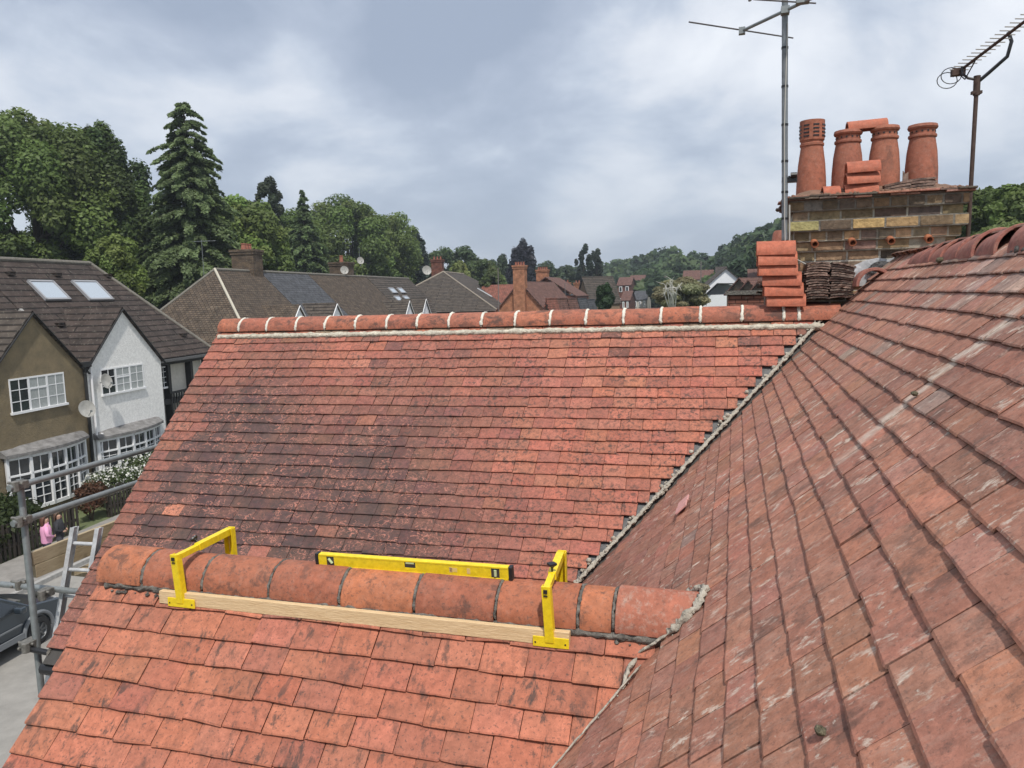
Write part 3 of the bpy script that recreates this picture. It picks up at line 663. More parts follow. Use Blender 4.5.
# ------------------------------------------------------------------ loose clay on the roof
def loose_ridge(label, loc, rot, matl=None, L=.305, r=.108, th=.014, group=None, flat=1, a0=-4, a1=184, seed=None):
    me = ridge_mesh(L, r, th, seed=seed or random.randint(1, 900), flat=flat, a0=a0, a1=a1)
    o = ridge_obj(me, matl or M_ridge_new, loc, rot, None, 'loose_ridge_tile'); tag(o, label, 'ridge tile', group); return o
z = -.158 + .0
sx_ = [(.385, 0), (.365, .02), (.345, -.01), (.335, .01), (.325, 0), (.318, .015)]
names = ['lowest', 'second from the bottom', 'third from the bottom', 'third from the top', 'second from the top', 'topmost and mortar marked']
for i in range(6):
    dx = [.375, .355, .345, .312, .306, .298][i]
    loose_ridge('clean red ridge tile, %s in the far ridge stack of six' % names[i], (dx, 6.27 + random.gauss(0, .006), -.232 + .108 - .02 + i * .0785), (0, 0.015 + random.gauss(0, .008), random.gauss(0, .03)), group='ridge tiles stacked on the far ridge', r=.104, L=.285)
loose_ridge('terracotta ridge tile bridging the rims of the two middle chimney pots', (.985, 6.72, 1.215), (0, R(-2), R(3)), r=.072, L=.29, th=.014)
for i, nm in enumerate(['bottom', 'middle', 'top']):
    loose_ridge('clean red ridge tile, %s one of the three stacked in front of the chimney pots' % nm, (.915 + .004 * i, 6.43, ZT + .035 + i * .083 - .01), (0, R(-1) + random.gauss(0, .01), random.gauss(0, .03)), r=.088, L=.235, th=.014, group='ridge tiles stacked on the chimney')
loose_ridge('short offcut of red ridge tile lying alone on the chimney between pots and stack', (.70, 6.42, ZT + .02), (0, 0, .05), r=.085, L=.125, th=.014)
for (x_, y_, lab, nn) in ((1.165, 6.42, 'left', 3), (1.335, 6.44, 'right', 4)):
    for i in range(nn):
        g = G(); t_ = Matrix.Rotation(R(-6 if lab == 'left' else -3) + random.gauss(0, .03), 3, 'Y') @ Matrix.Rotation(random.gauss(0, .06), 3, 'Z')
        vs = []
        for k_ in (0, 1):
            for j in range(10):
                a = 2 * math.pi * j / 10; rx = .09 * (1 + .18 * nz(j * 2.2, i, x_)); sq = max(abs(math.cos(a)), abs(math.sin(a)))
                vs.append(Vector((x_, y_, ZT + .042 + i * .021)) + t_ @ Vector((math.cos(a) / sq * rx, math.sin(a) / sq * .055, k_ * .016)))
        g.add(vs, [tuple(range(9, -1, -1)), tuple(range(10, 20))] + [(j, (j + 1) % 10, 10 + (j + 1) % 10, 10 + j) for j in range(10)])
        o_ = g.build('broken_tile', M_slate, None); tag(o_, 'weathered broken tile in the %s low pile before the right chimney pots' % lab, 'roof tile', 'broken tiles in the %s pile on the chimney' % lab)
g = G(); g.add([(1.235, 6.60, ZT + .03), (1.275, 6.60, ZT + .03), (1.272, 6.60, ZT + .20), (1.25, 6.60, ZT + .185), (1.235, 6.60, ZT + .21), (1.235, 6.62, ZT + .03), (1.275, 6.62, ZT + .03), (1.272, 6.62, ZT + .20), (1.25, 6.62, ZT + .185), (1.235, 6.62, ZT + .21)],
      [(0, 1, 2, 3, 4), (9, 8, 7, 6, 5), (0, 5, 6, 1), (1, 6, 7, 2), (2, 7, 8, 3), (3, 8, 9, 4), (4, 9, 5, 0)])
tag(g.build('broken_tile', M_slate), 'upright grey shard of tile stuck between the third and fourth chimney pots', 'roof tile')
# two columns of old plain tiles seen from their tails
for cidx, (x0_, lab) in enumerate(((.60, 'left'), (.775, 'right'))):
    for i in range(15):
        g = G(); w2 = .163; th = .0125; z0 = -.10 + i * .0185 + (.004 if cidx else 0) + max(0, .0) ; sk = random.gauss(0, .006); yy = 6.20 + random.gauss(0, .007); rz = random.gauss(0, .03)
        n_ = 9; vs = []
        for k_ in (0, 1):
            for row in (0, 1):
                for j in range(n_):
                    a = j / (n_ - 1) - .5; zc = z0 + .010 * (1 - 4 * a * a) * (1 if not cidx else .6) + k_ * th + random.gauss(0, .0012) - (.12 * (a + .5) * .35 if cidx else 0) * (i / 15)
                    y2 = yy + (random.gauss(0, .0022) if row == 0 else .2) + a * rz * .1
                    vs.append((x0_ + sk + a * w2, y2, zc))
        A = lambda k_, r_, j: (k_ * 2 + r_) * n_ + j
        fs = [(A(1, 0, j), A(1, 0, j + 1), A(1, 1, j + 1), A(1, 1, j)) for j in range(n_ - 1)] + [(A(0, 0, j), A(0, 1, j), A(0, 1, j + 1), A(0, 0, j + 1)) for j in range(n_ - 1)] + \
             [(A(0, 0, j), A(0, 0, j + 1), A(1, 0, j + 1), A(1, 0, j)) for j in range(n_ - 1)] + [(A(0, 1, j), A(1, 1, j), A(1, 1, j + 1), A(0, 1, j + 1)) for j in range(n_ - 1)] + [(A(0, 0, 0), A(1, 0, 0), A(1, 1, 0), A(0, 1, 0)), (A(0, 0, n_ - 1), A(0, 1, n_ - 1), A(1, 1, n_ - 1), A(1, 0, n_ - 1))]
        g.add(vs, fs); o_ = g.build('plain_tile', M_slate)
        tag(o_, 'dirty old plain tile in the %s column of the tile stack below the chimney' % lab, 'roof tile', 'old plain tiles stacked in the %s column' % lab)
loose_ridge('pale half round ridge tile lying on the slope beside the plain tile stack', (.965, 6.10, -.005), (R(48) * 0, 0, R(90)), M_ridge_old, L=.20, r=.125, th=.022)
_o = bpy.data.objects[-1] if False else None
# overlapping loose ridge tiles along the top
ys = [5.28, 5.02, 4.74, 4.46, 4.18, 3.86]
lbls = ['farthest', 'second farthest', 'third farthest', 'third nearest', 'second nearest', 'nearest, open ended']
for i, y_ in enumerate(ys):
    loose_ridge('weathered loose ridge tile, %s of the overlapping row along the main ridge' % lbls[i], (1.172, y_, .095 + .003 * i), (random.gauss(0, .03), R(-4.3) + random.gauss(0, .01), R(-90) + random.gauss(0, .02)), M_ridge_old, L=.33, r=.118 + random.uniform(0, .005), th=.016, group='loose ridge tiles overlapping along the main ridge')
# clods and droppings
def clod(label, c, r, m, name='moss_clump', n=0):
    g = G(); vs = []
    for i in range(9):
        for j in range(14):
            a = math.pi * i / 8; b = 2 * math.pi * j / 14; q_ = r * (1 + .3 * nz(math.cos(b) * 2 + n, math.sin(b) * 2, a * 2)); vs.append(Vector(c) + Vector((math.sin(a) * math.cos(b) * q_, 1.35 * math.sin(a) * math.sin(b) * q_, math.cos(a) * q_ * .75)))
    fs = [(i * 14 + j, (i + 1) * 14 + j, (i + 1) * 14 + (j + 1) % 14, i * 14 + (j + 1) % 14) for i in range(8) for j in range(14)]
    g.add(vs, fs); return tag(g.build(name, m, smooth='all'), label, 'moss')
M_moss = mat('moss', (.045, .04, .018), .95, color2=(.22, .19, .12), noise=.5, nscale=60, bump=1, bscale=120)
clod('small dark mossy clod on the main slope close to the camera', (.150, 1.345, -.775), .010, M_moss)
clod('tiny dark clod on the main slope below the ridge tiles', (.565, 2.72, -.357), .011, M_moss, n=4)
clod('dark moss tuft under the loose ridge tiles on the main ridge', (1.045, 4.55, .118), .022, M_moss, n=9)

# slipped pink tile pieces lying on the main slope
pd, pu, pn = Vector((-c45, 0, -s45)), Vector((0, 1, 0)), Vector((-s45, 0, c45))
pc = Vector((-.262, 4.19, -1.192)) + pn * .012
for k_, lab in ((-1, 'upper'), (1, 'lower')):
    g = G(); g.box(pc - pu * .052 * k_ + pd * .003 * k_, (.078, .100, .010), ax=(pd, pu, pn)); tag(g.build('tile_fragment', mat('pink_clay', (.58, .30, .27), .8, noise=.2, nscale=30), bevel=.002), 'loose pale pink tile fragment on the main slope, %s piece of the pair' % lab, 'roof tile')
# ================================================================== batten, brackets, level
g = G()
B0, B1 = Vector((-2.21, 2.412, -1.172)), Vector((-.530, 2.412, -1.172))
g.box((B0 + B1) / 2, ((B1 - B0).length, .024, .050), ax=(Vector((1, 0, 0)), Vector((0, 1, -.05)).normalized(), Vector((0, .05, 1)).normalized()))
tag(g.build('timber_batten', M_wood, bevel=.0015), 'long pale sawn timber batten lying against the near ridge under the yellow brackets', 'batten')
def tri(a, b): return (Vector(b) - Vector(a)).normalized()
def member(g, a, b, w, d, side=Vector((1, 0, 0)), **kw):
    a, b = Vector(a), Vector(b); t = (b - a).normalized(); s_ = (side - t * side.dot(t)).normalized(); q_ = t.cross(s_)
    g.box((a + b) / 2, (w, d, (b - a).length), ax=(s_, q_, t), **kw)
def bracket(label, x, xr, knob_t, kx):
    t = thing('ridge_bracket', label, 'bracket', (x, 2.395, -1.20), 'yellow brackets clamped over the near ridge')
    g = G(); fl = G(); F = Vector((x - .008, 2.388, -.992)); Rr = Vector((xr, 2.735, -.988)); foot = Vector((x, 2.394, -1.175))
    fl.box((x + .004, 2.393, -1.183), (.126, .005, .036)); fl.build('foot_plate', M_yellow, t, bevel=.001)
    g.box((F + foot) / 2 + Vector((0, -.003, 0)), (.030, .007, (F - foot).length + .018), ax=(Vector((1, 0, 0)), Vector((0, 1, 0)), (F - foot).normalized()))
    g.box((F + foot) / 2 + Vector((.0145, .010, 0)), (.0025, .026, (F - foot).length + .014), ax=(Vector((1, 0, 0)), Vector((0, 1, 0)), (F - foot).normalized()))
    g.box((F + foot) / 2 + Vector((-.0145, .010, 0)), (.0025, .026, (F - foot).length + .014), ax=(Vector((1, 0, 0)), Vector((0, 1, 0)), (F - foot).normalized()))
    g.build('front_leg', M_yellow, t, bevel=.001)
    g = G(); md = F.lerp(Rr, .42); zb = Vector((0, 0, -.008))
    member(g, F + zb + Vector((0, -.001, 0)), md + zb, .0225, .0225); g.build('inner_bar', M_yellow, t, bevel=.001)
    g = G(); member(g, md + zb - (Rr - F) * .03, Rr + zb, .029, .029); g.build('outer_bar', M_yellow, t, bevel=.001)
    g = G(); e_ = F + zb + Vector((0, -.0085, 0)); g.box(e_, (.013, .006, .013)); g.box(e_ + Vector((0, .001, -.016)), (.014, .003, .004)); g.build('open_end', M_black, t)
    g = G(); member(g, Rr + Vector((.004, .008, .008)), Rr + Vector((.006, .012, -.24)), .034, .005); member(g, Rr + Vector((-.014, -.01, .0)), Rr + Vector((-.012, -.006, -.24)), .003, .03)
    member(g, Rr + Vector((.021, -.006, .006)), Rr + Vector((.022, -.002, -.24)), .003, .03); g.build('rear_leg', M_yellow, t, bevel=.001)
    g = G(); k0 = F.lerp(Rr, knob_t) + zb; dr = Vector((kx, 0, 1)).normalized(); tm = dr.to_track_quat('Z', 'Y').to_matrix()
    g.lathe(k0, [(.0035, .005), (.0035, .030), (.008, .031), (.009, .036), (.009, .037)], n=10, tilt=tm)
    prof = []; c0 = k0 + dr * .040; vs = []
    for lay, zz_, rr in ((0, -.005, .011), (1, 0, .0165), (2, .006, .016), (3, .009, .006)):
        for j in range(24):
            a = 2 * math.pi * j / 24; q_ = rr * (1 + .14 * math.cos(a * 4)); vs.append(c0 + tm @ Vector((math.cos(a) * q_, math.sin(a) * q_, zz_)))
    g.add(vs, [(l_ * 24 + j, l_ * 24 + (j + 1) % 24, (l_ + 1) * 24 + (j + 1) % 24, (l_ + 1) * 24 + j) for l_ in range(3) for j in range(24)] + [tuple(range(23, -1, -1)), tuple(range(72, 96))])
    g.build('knob', M_black, t, smooth=True)
    g = G()
    for q_ in (-.05, .055): g.tube([(x + q_, 2.391, -1.186), (x + q_, 2.3895, -1.186)], .0032, n=10)
    g.build('screw_holes', M_black, t)
bracket('yellow metal ridge bracket at the left end of the batten, black knob leaning left', -2.102, -2.112, .46, -1.3)
bracket('yellow metal ridge bracket at the right end of the batten, black knob upright', -.597, -.632, .40, 0.0)
lv = thing('spirit_level', 'yellow spirit level with black end caps balanced along the crown of the near ridge', 'spirit level', (-1.17, 2.55, -1.035))
a, b = Vector((-1.572, 2.548, -1.016)), Vector((-.768, 2.548, -1.010)); ax_ = ((b - a).normalized(), Vector((0, .99, .10)).normalized(), Vector((0, -.10, .99)).normalized())
cen = (a + b) / 2; LL = (b - a).length
g = G()
g.box(cen + ax_[2] * .022, (LL - .03, .024, .007), ax=ax_); g.box(cen - ax_[2] * .022, (LL - .03, .024, .007), ax=ax_)
for x0_, x1_ in ((-LL / 2 + .012, -LL / 2 + .048), (-LL / 2 + .080, -.022), (.022, LL / 2 - .080), (LL / 2 - .048, LL / 2 - .012)): g.box(cen + ax_[0] * (x0_ + x1_) / 2, (x1_ - x0_, .022, .037), ax=ax_)
g.box(cen - ax_[2] * .012 , (.05, .022, .014), ax=ax_)
g.build('body', M_yellow, lv, bevel=.001)
g = G()
for e_ in (-LL / 2 + .006, LL / 2 - .006): g.box(cen + ax_[0] * e_, (.014, .027, .054), ax=ax_)
g.build('end_cap', M_black, lv, bevel=.002)
g = G(); g2 = G()
for e_ in (-LL / 2 + .064, LL / 2 - .064):
    g.box(cen + ax_[0] * e_ , (.032, .019, .037), ax=ax_)
    cc = cen + ax_[0] * e_ - ax_[1] * .010
    for k_ in range(1): 
        d_ = (ax_[0] * -.6 + ax_[2] * .8) if e_ < 0 else ax_[2]
        g2.tube([cc - d_ * .012, cc + d_ * .012], .0055, n=10)
g.box(cen + ax_[2] * .008, (.044, .018, .023), ax=ax_); g2.tube([cen - ax_[0] * .017 - ax_[1] * .0055 + ax_[2] * .014, cen + ax_[0] * .017 - ax_[1] * .0055 + ax_[2] * .014], .006, n=10)
g.build('vial_housing', mat('vial_housing_black', (.04, .04, .04), .5), lv); g2.build('vial', mat('vial_green', (.50, .60, .34), .15), lv, smooth=True)
g = G()
for u_, w_, h_ in ((.175, .03, .016), (.235, .013, .022), (.165, .012, .02)): g.box(cen + ax_[0] * u_ - ax_[1] * .0114 + ax_[2] * .001, (w_, .0006, h_), ax=ax_)
g.build('worn_sticker', mat('worn_sticker', (.62, .42, .30), .8, color2=(.80, .62, .10), noise=.6, nscale=60), lv)

# ================================================================== aerials on the chimney
t = thing('tv_aerial', 'tall galvanised mast with long dipole rods, clamped to the left corner of the chimney', 'aerial', (.37, 6.30, -.1))
g = G(); mb, mt = Vector((.372, 6.30, -.12)), Vector((.335, 6.30, 2.45)); g.tube([mb, mt], .0225, n=14); g.build('mast', mat('mast_steel', (.20, .215, .225), .5, .4, noise=.35, nscale=9), t, smooth=True)
g = G()
for z_ in (.35, .52, .72, .95, 1.22, 1.5, 1.78):
    p = mb.lerp(mt, (z_ + .12) / 2.57); g.tube([p - Vector((0, 0, .008)), p + Vector((0, 0, .008))], .026, n=12)
g.build('tape_band', M_black, t)
g = G()
for z_, L_ in ((.81, .08), (.18, .13)):
    p = mb.lerp(mt, (z_ + .12) / 2.57); g.box(p + Vector((.035, .02, 0)), (.11, .07, .035)); g.tube([p + Vector((.04, -.03, .03)), p + Vector((.085, -.03, .03))], .02, n=8)
    g.tube([p + Vector((.03, -.02, .02)), p + Vector((.05, .1, .02)), p + Vector((.10, .22, .01))], .009, n=6)
g.build('bracket', M_black, t)
g = G(); zb = 2.035; hub = mb.lerp(mt, (zb + .12) / 2.57) + Vector((.0, -.035, 0))
pl_ = onZ(742, 31, zb); dirv = (pl_ - hub); dirv.z = 0
far_ = hub + dirv; near_ = hub - dirv.normalized() * .62
g.tube([far_, near_], .0125, n=10); g.box(far_, (.05, .05, .05)); g.box(hub, (.06, .07, .05)); g.box(hub - dirv.normalized() * .17 + Vector((0, 0, .01)), (.09, .06, .035)); g.build('boom', M_galv, t, smooth=False)
g = G(); e0 = onZ(689, 22, zb + .02); e1 = onZ(793, 38, zb + .02); dd = (e0 - far_); 
g.tube([e0, e1], .006, n=8)
h2 = hub - dirv.normalized() * .17; g.tube([h2 + Vector((-.62, -.34, 0)) * .55, h2 + Vector((.62, .34, 0)) * .15], .006, n=8)
g.tube([hub + Vector((-.28, 0, .22)), hub + Vector((-.25, 0, .10))], .012, n=8); g.tube([hub + Vector((-.5, 0.1, .21)), hub + Vector((.0, -.05, .26))], .008, n=8)
g.build('dipole', mat('rod_dark', (.13, .12, .12), .5, .4), t)
g = G(); g.tube([Vector((.395, 6.28, .62)), Vector((.40, 6.29, .30)), Vector((.43, 6.30, .22)), Vector((.52, 6.34, .17)), Vector((.72, 6.40, .08))], .006, n=6)
g.tube([Vector((.36, 6.28, 1.95)), Vector((.348, 6.272, 1.2)), Vector((.36, 6.27, .5)), Vector((.385, 6.27, -.05))], .004, n=6)
g.build('cable', mat('cable_pale', (.45, .44, .40), .7), t)
t = thing('tv_aerial', 'rusty thin pole carrying a ribbed television aerial at the right edge of the picture', 'aerial', (1.66, 6.60, 0))
g = G(); mb, mt = Vector((1.695, 6.62, -.35)), Vector((1.717, 6.62, 1.50)); g.tube([mb, mt], .0155, n=10); g.tube([mt - Vector((0, 0, .12)), mt + Vector((0, 0, .02))], .024, n=10)
g.box(mt - Vector((0, 0, .1)), (.07, .04, .02)); g.build('mast', M_rust, t, smooth=True)
g = G(); J = mt + Vector((0, 0, .0)); 
g.tube([J + Vector((0, 0, -.03)), J + Vector((.07, -.03, .03)), J + Vector((.17, -.07, .12)), J + Vector((.19, -.08, .22)), J + Vector((.17, -.07, .29))], .013, n=8)
g.tube([J + Vector((.01, 0, -.01)), J + Vector((-.06, 0, .01)), J + Vector((-.10, .01, .05)), J + Vector((-.10, .01, .10))], .010, n=8)
g.build('cranked_arm', M_black, t, smooth=True)
g = G(); b0 = onY(953, 76, 6.75); b1_ = onY(1024, 22, 6.10); dv = b1_ - b0; b2 = b0 + dv * 1.35
g.tube([b0, b2], .011, n=8)
for k_ in range(4): pass
g.box(b0 + dv * .08, (.09, .06, .05)); g.build('boom', M_rust, t)
g = G(); bd = dv.normalized(); sd_ = bd.cross(Vector((0, 0, 1))).normalized(); upv = sd_.cross(bd)
for k_ in range(19):
    p = b0 + dv * (.10 + k_ * .066); q_ = (upv * .55 - sd_ * .85).normalized() * -1
    g.tube([p - sd_ * .075 + upv * .012, p + sd_ * .075 + upv * .012], .0038, n=6)
g.build('director_rods', mat('rod_pale', (.42, .40, .37), .5, .3), t)
g = G(); cpts = [b0 + bd * .03 + (sd_ * math.cos(a) * .0 + bd * -.10 + bd * .09 * math.cos(a) + upv * .045 * math.sin(a) + sd_ * .05 * math.sin(a)) for a in [i * math.pi / 8 for i in range(17)]]
g.tube(cpts, .0035, n=6); cpts = [p + bd * .05 + upv * .012 for p in cpts]; g.tube(cpts, .0035, n=6)
g.tube([b0 + bd * .05, b0 + bd * .12 - upv * .09, b0 + bd * .23 - upv * .02, b0 + bd * .27 + upv * .01], .005, n=6); g.build('dipole_loop', M_black, t)

# a terracotta pot and broken flue behind the chimney's left side
t = thing('old_flue', 'low brick flue with a tapering red pot behind the left side of the chimney', 'flue', (.30, 7.0, -.4))
g = G(); g.lathe((.44, 7.9, .02), [(.14, -.1), (.14, .05), (.125, .3), (.09, .5), (.075, .52), (.07, .4)], n=20); g.build('pot', M_pot, t, smooth=True)
g = G(); g.bx(.28, .62, 7.72, 8.1, -1.2, .02, c=(.16, .10, .07)); g.bx(.24, .66, 7.68, 8.14, .02, .06, c=(.11, .08, .06))
for i in range(14):
    p = Vector((random.uniform(.24, .5), 7.70, random.uniform(-.06, .05))); g.box(p, (.10, .06, .02), ax=(Vector((1, 0, random.uniform(-.5, .3))).normalized(), Vector((0, 1, 0)), Vector((0, 0, 1))), c=vary((.16, .10, .07), .3))
g.build('brick_base', M_brick, t)

# ================================================================== scaffold, ladder
sc = thing('scaffold', 'galvanised tube scaffold with two guard rails and timber boards beside the far gable', 'scaffold', (-5.1, 4.3, GZ))
ZD = -2.07
def coupler(p, parent, s_=1.0):
    g = G(); p = Vector(p); g.box(p, (.085 * s_, .10 * s_, .06 * s_)); g.tube([p + Vector((-.07, -.03, .02)), p + Vector((.075, -.03, .02))], .012, n=6); g.tube([p + Vector((-.03, -.075, -.01)), p + Vector((-.03, .08, -.01))], .012, n=6)
    g.tube([p + Vector((.03, -.055, -.035)), p + Vector((.03, -.055, .04))], .030 * s_, n=8); g.build('coupler', mat('coupler_steel', (.20, .19, .17), .6, .5, noise=.4, nscale=40), parent, bevel=.004)
sp0, sp1 = Vector((-5.14, 4.29, -1.27)), Vector((-4.93, 4.12, GZ + .02))
g = G(); g.tube([(-5.143, 4.30, -1.285), (-5.05, 4.22, -2.4), (-4.86, 4.06, -5.0), (-4.74, 4.0, GZ + .05)], .0242, n=14); g.build('standard', M_galv, sc, smooth=True)
for zz_ in (-1.32, -1.59):
    g = G(); g.tube([(-5.10, 4.17, zz_), (-5.14, 8.2, zz_ + .005)], .0242, n=12); g.build('guard_rail', M_galv, sc, smooth=True); coupler((-5.12, 4.27, zz_), sc)
g = G(); g.tube([(-5.62, 4.44, -2.20), (-4.2, 4.47, -2.20)], .0242, n=12); g.build('transom', M_galv, sc, smooth=True)
coupler((-5.08, 4.36, -2.19), sc); coupler((-5.45, 4.48, -2.19), sc, .8); coupler((-5.07, 4.18, -2.52), sc, 1.1)
g = G(); g.tube([(-5.12, 4.14, -2.53), (-4.7, 4.18, -2.58)], .022, n=10); g.build('black_tube', M_black, sc)
g = G(); g.bx(-5.120, -5.088, 4.31, 8.2, -2.055, -1.955); g.bx(-5.122, -5.090, 4.29, 8.2, -1.951, -1.850); g.build('toe_board', M_board, sc, bevel=.002)
for k_ in range(3):
    g = G(); x0_ = -5.075 + k_ * .215; g.bx(x0_, x0_ + .208, 4.60 + .02 * k_, 8.2, -2.145, -2.107)
    g.build('deck_board', M_board, sc, bevel=.002)
ld = thing('ladder', 'worn aluminium ladder poking up past the scaffold deck and its toe board', 'ladder', (-5.4, 4.1, GZ))
LT0, LT1 = Vector((-4.985, 4.595, -1.735)), Vector((-4.79, 4.64, -1.745))
# rails run down and outwards to the pavement
dn_ = (Vector((-5.175, 4.33, -2.985)) - Vector((-4.985, 4.54, -1.735))).normalized()
for P0 in (LT0, LT1):
    g = G(); L_ = (P0.z - GZ) / -dn_.z; pe = P0 + dn_ * L_; sd_ = Vector((.97, .22, 0)).normalized(); dp = dn_.cross(sd_).normalized()
    g.box((P0 + pe) / 2, (.022, .062, L_), ax=(sd_, dp, dn_)); g.box((P0 + pe) / 2 + dp * .029, (.034, .006, L_), ax=(sd_, dp, dn_)); g.box((P0 + pe) / 2 - dp * .029, (.034, .006, L_), ax=(sd_, dp, dn_)); g.build('stile', M_alu, ld)
for k_ in range(22):
    g = G(); off = dn_ * (.13 + k_ * .21); g.tube([LT0 + off, LT1 + off], .015, n=8); g.build('rung', M_alu, ld)
g = G(); cp = Vector((-4.98, 4.78, -2.105)); g.lathe(cp, [(.0, 0), (.026, 0), (.028, .006), (.028, .125), (.024, .135), (.0, .135)], n=16)
cano = g.build('body', mat('can_blue', (.03, .05, .28), .3, .4), None, smooth=True)
ct = thing('drink_can', 'slim blue and silver drink can standing on the scaffold deck by the ladder', 'can', cp); par(cano, ct)
g = G(); g.lathe(cp, [(.0285, .05), (.0287, .055), (.0287, .10), (.0285, .105)], n=16); g.build('silver_band', mat('can_silver', (.5, .5, .55), .3, .6), ct, smooth=True)

# ================================================================== street
def setting(name, g_, m, smooth=False): return tag(g_.build(name, m, smooth=smooth), kind='structure')
# ground: one sheet, flat under the street, rising to wooded hills
def hgt(x, y):
    def ss(a, b, v): t_ = min(1, max(0, (v - a) / (b - a))); return t_ * t_ * (3 - 2 * t_)
    h = GZ
    h += ss(110, 300, y) * 3.5 + ss(300, 900, y) * 14
    h += ss(20, 330, x + .05 * y) * ss(60, 260, y) * 30 + ss(8, 60, x) * ss(25, 80, y) * 6
    h += ss(38, 120, -x) * 8 * ss(160, 40, y)
    return h
nx_, ny_ = 90, 90; vs = []
for i in range(nx_):
    for j in range(ny_):
        a = (i / (nx_ - 1) - .5) * 2; b = j / (ny_ - 1); X_ = 900 * a * abs(a) ** .9; Y_ = -120 + 1500 * b ** 1.7; vs.append((X_, Y_, hgt(X_, Y_)))
g = G(); g.add(vs, [(i * ny_ + j, (i + 1) * ny_ + j, (i + 1) * ny_ + j + 1, i * ny_ + j + 1) for i in range(nx_ - 1) for j in range(ny_ - 1)]); setting('ground', g, M_grass, True)
def strip(g_, p0, p1, a0, a1, z_, t_=.004): g_.hexa([S(a0, p0, z_ - t_), S(a0, p1, z_ - t_), S(a1, p1, z_ - t_), S(a1, p0, z_ - t_)], [S(a0, p0, z_), S(a0, p1, z_), S(a1, p1, z_), S(a1, p0, z_)])
g = G(); strip(g, 5.5, 16.2, -20, 105, GZ + .02, .03); setting('road', g, M_asphalt)
g = G(); strip(g, 11.6, 13.0, 4.0, 9.5, GZ + .024, .004); strip(g, 7.5, 8.3, 3.0, 30.0, GZ + .024, .004); setting('road_patch', g, mat('asphalt_patch', (.17, .165, .155), .9, noise=.25, nscale=3, bump=.4))
g = G(); strip(g, 16.35, 18.5, -20, 105, GZ + .13, .14); strip(g, 3.0, 5.35, -20, 105, GZ + .13, .14); setting('pavement', g, M_pave)
g = G(); strip(g, 16.2, 16.348, -20, 105, GZ + .14, .15); strip(g, 5.352, 5.5, -20, 105, GZ + .14, .15); setting('kerb', g, M_kerb)
g = G(); strip(g, 18.52, 21.0, -20, 105, GZ + .08, .1); setting('front_gardens', g, M_soil)
PZ = GZ + .13
# ---- building helper in the street frame
DP = (SD, SP, Vector((0, 0, 1)))
def sbox(g_, a0, a1, p0, p1, z0, z1, **kw):
    g_.box(S((a0 + a1) / 2, (p0 + p1) / 2, (z0 + z1) / 2), (a1 - a0, p1 - p0, z1 - z0), ax=DP, **kw)
def window(parent, a0, a1, z0, z1, p, cols=3, bars=(2, 3), name='window', blind=None, depth=.1):
    """white frame in the facade plane p with panes behind; outer face towards smaller p"""
    g = G(); f = .06
    sbox(g, a0, a1, p - .03, p + depth, z1 - f, z1); sbox(g, a0 - .04, a1 + .04, p - .09, p + depth, z0 - .02, z0 + f)
    for c_ in range(cols + 1):
        x_ = a0 + (a1 - a0) * c_ / cols; sbox(g, max(a0, x_ - .045), min(a1, x_ + .045), p - .028, p + depth, z0 + f, z1 - f)
    for c_ in range(cols):
        u0 = a0 + (a1 - a0) * c_ / cols; u1 = a0 + (a1 - a0) * (c_ + 1) / cols
        if c_ == 1 and cols == 3: sbox(g, u0 + .04, u1 - .04, p - .032, p + .04, z1 - .45, z1 - .39)
        for k_ in range(1, bars[0]): x_ = u0 + (u1 - u0) * k_ / bars[0]; sbox(g, x_ - .013, x_ + .013, p - .026, p + .03, z0 + f, z1 - f)
        for k_ in range(1, bars[1]): zz_ = z0 + (z1 - z0) * k_ / bars[1]; sbox(g, u0 + .04, u1 - .04, p - .024, p + .028, zz_ - .013, zz_ + .013)
    o_ = g.build(name, M_white, parent)
    g = G(); sbox(g, a0 + .02, a1 - .02, p - .010, p - .002, z0 + .03, z1 - .03); g.build('pane', M_glass, o_)
    if blind:
        g = G(); 
        for (b0, b1) in blind: sbox(g, a0 + (a1 - a0) * b0, a0 + (a1 - a0) * b1, p - .015, p - .0115, z0 + .05, z1 - .05)
        g.build('curtain', mat('net_curtain', (.34, .36, .35), .9, noise=.3, nscale=10, stretch=(6, 6, 1)), o_)
    return o_
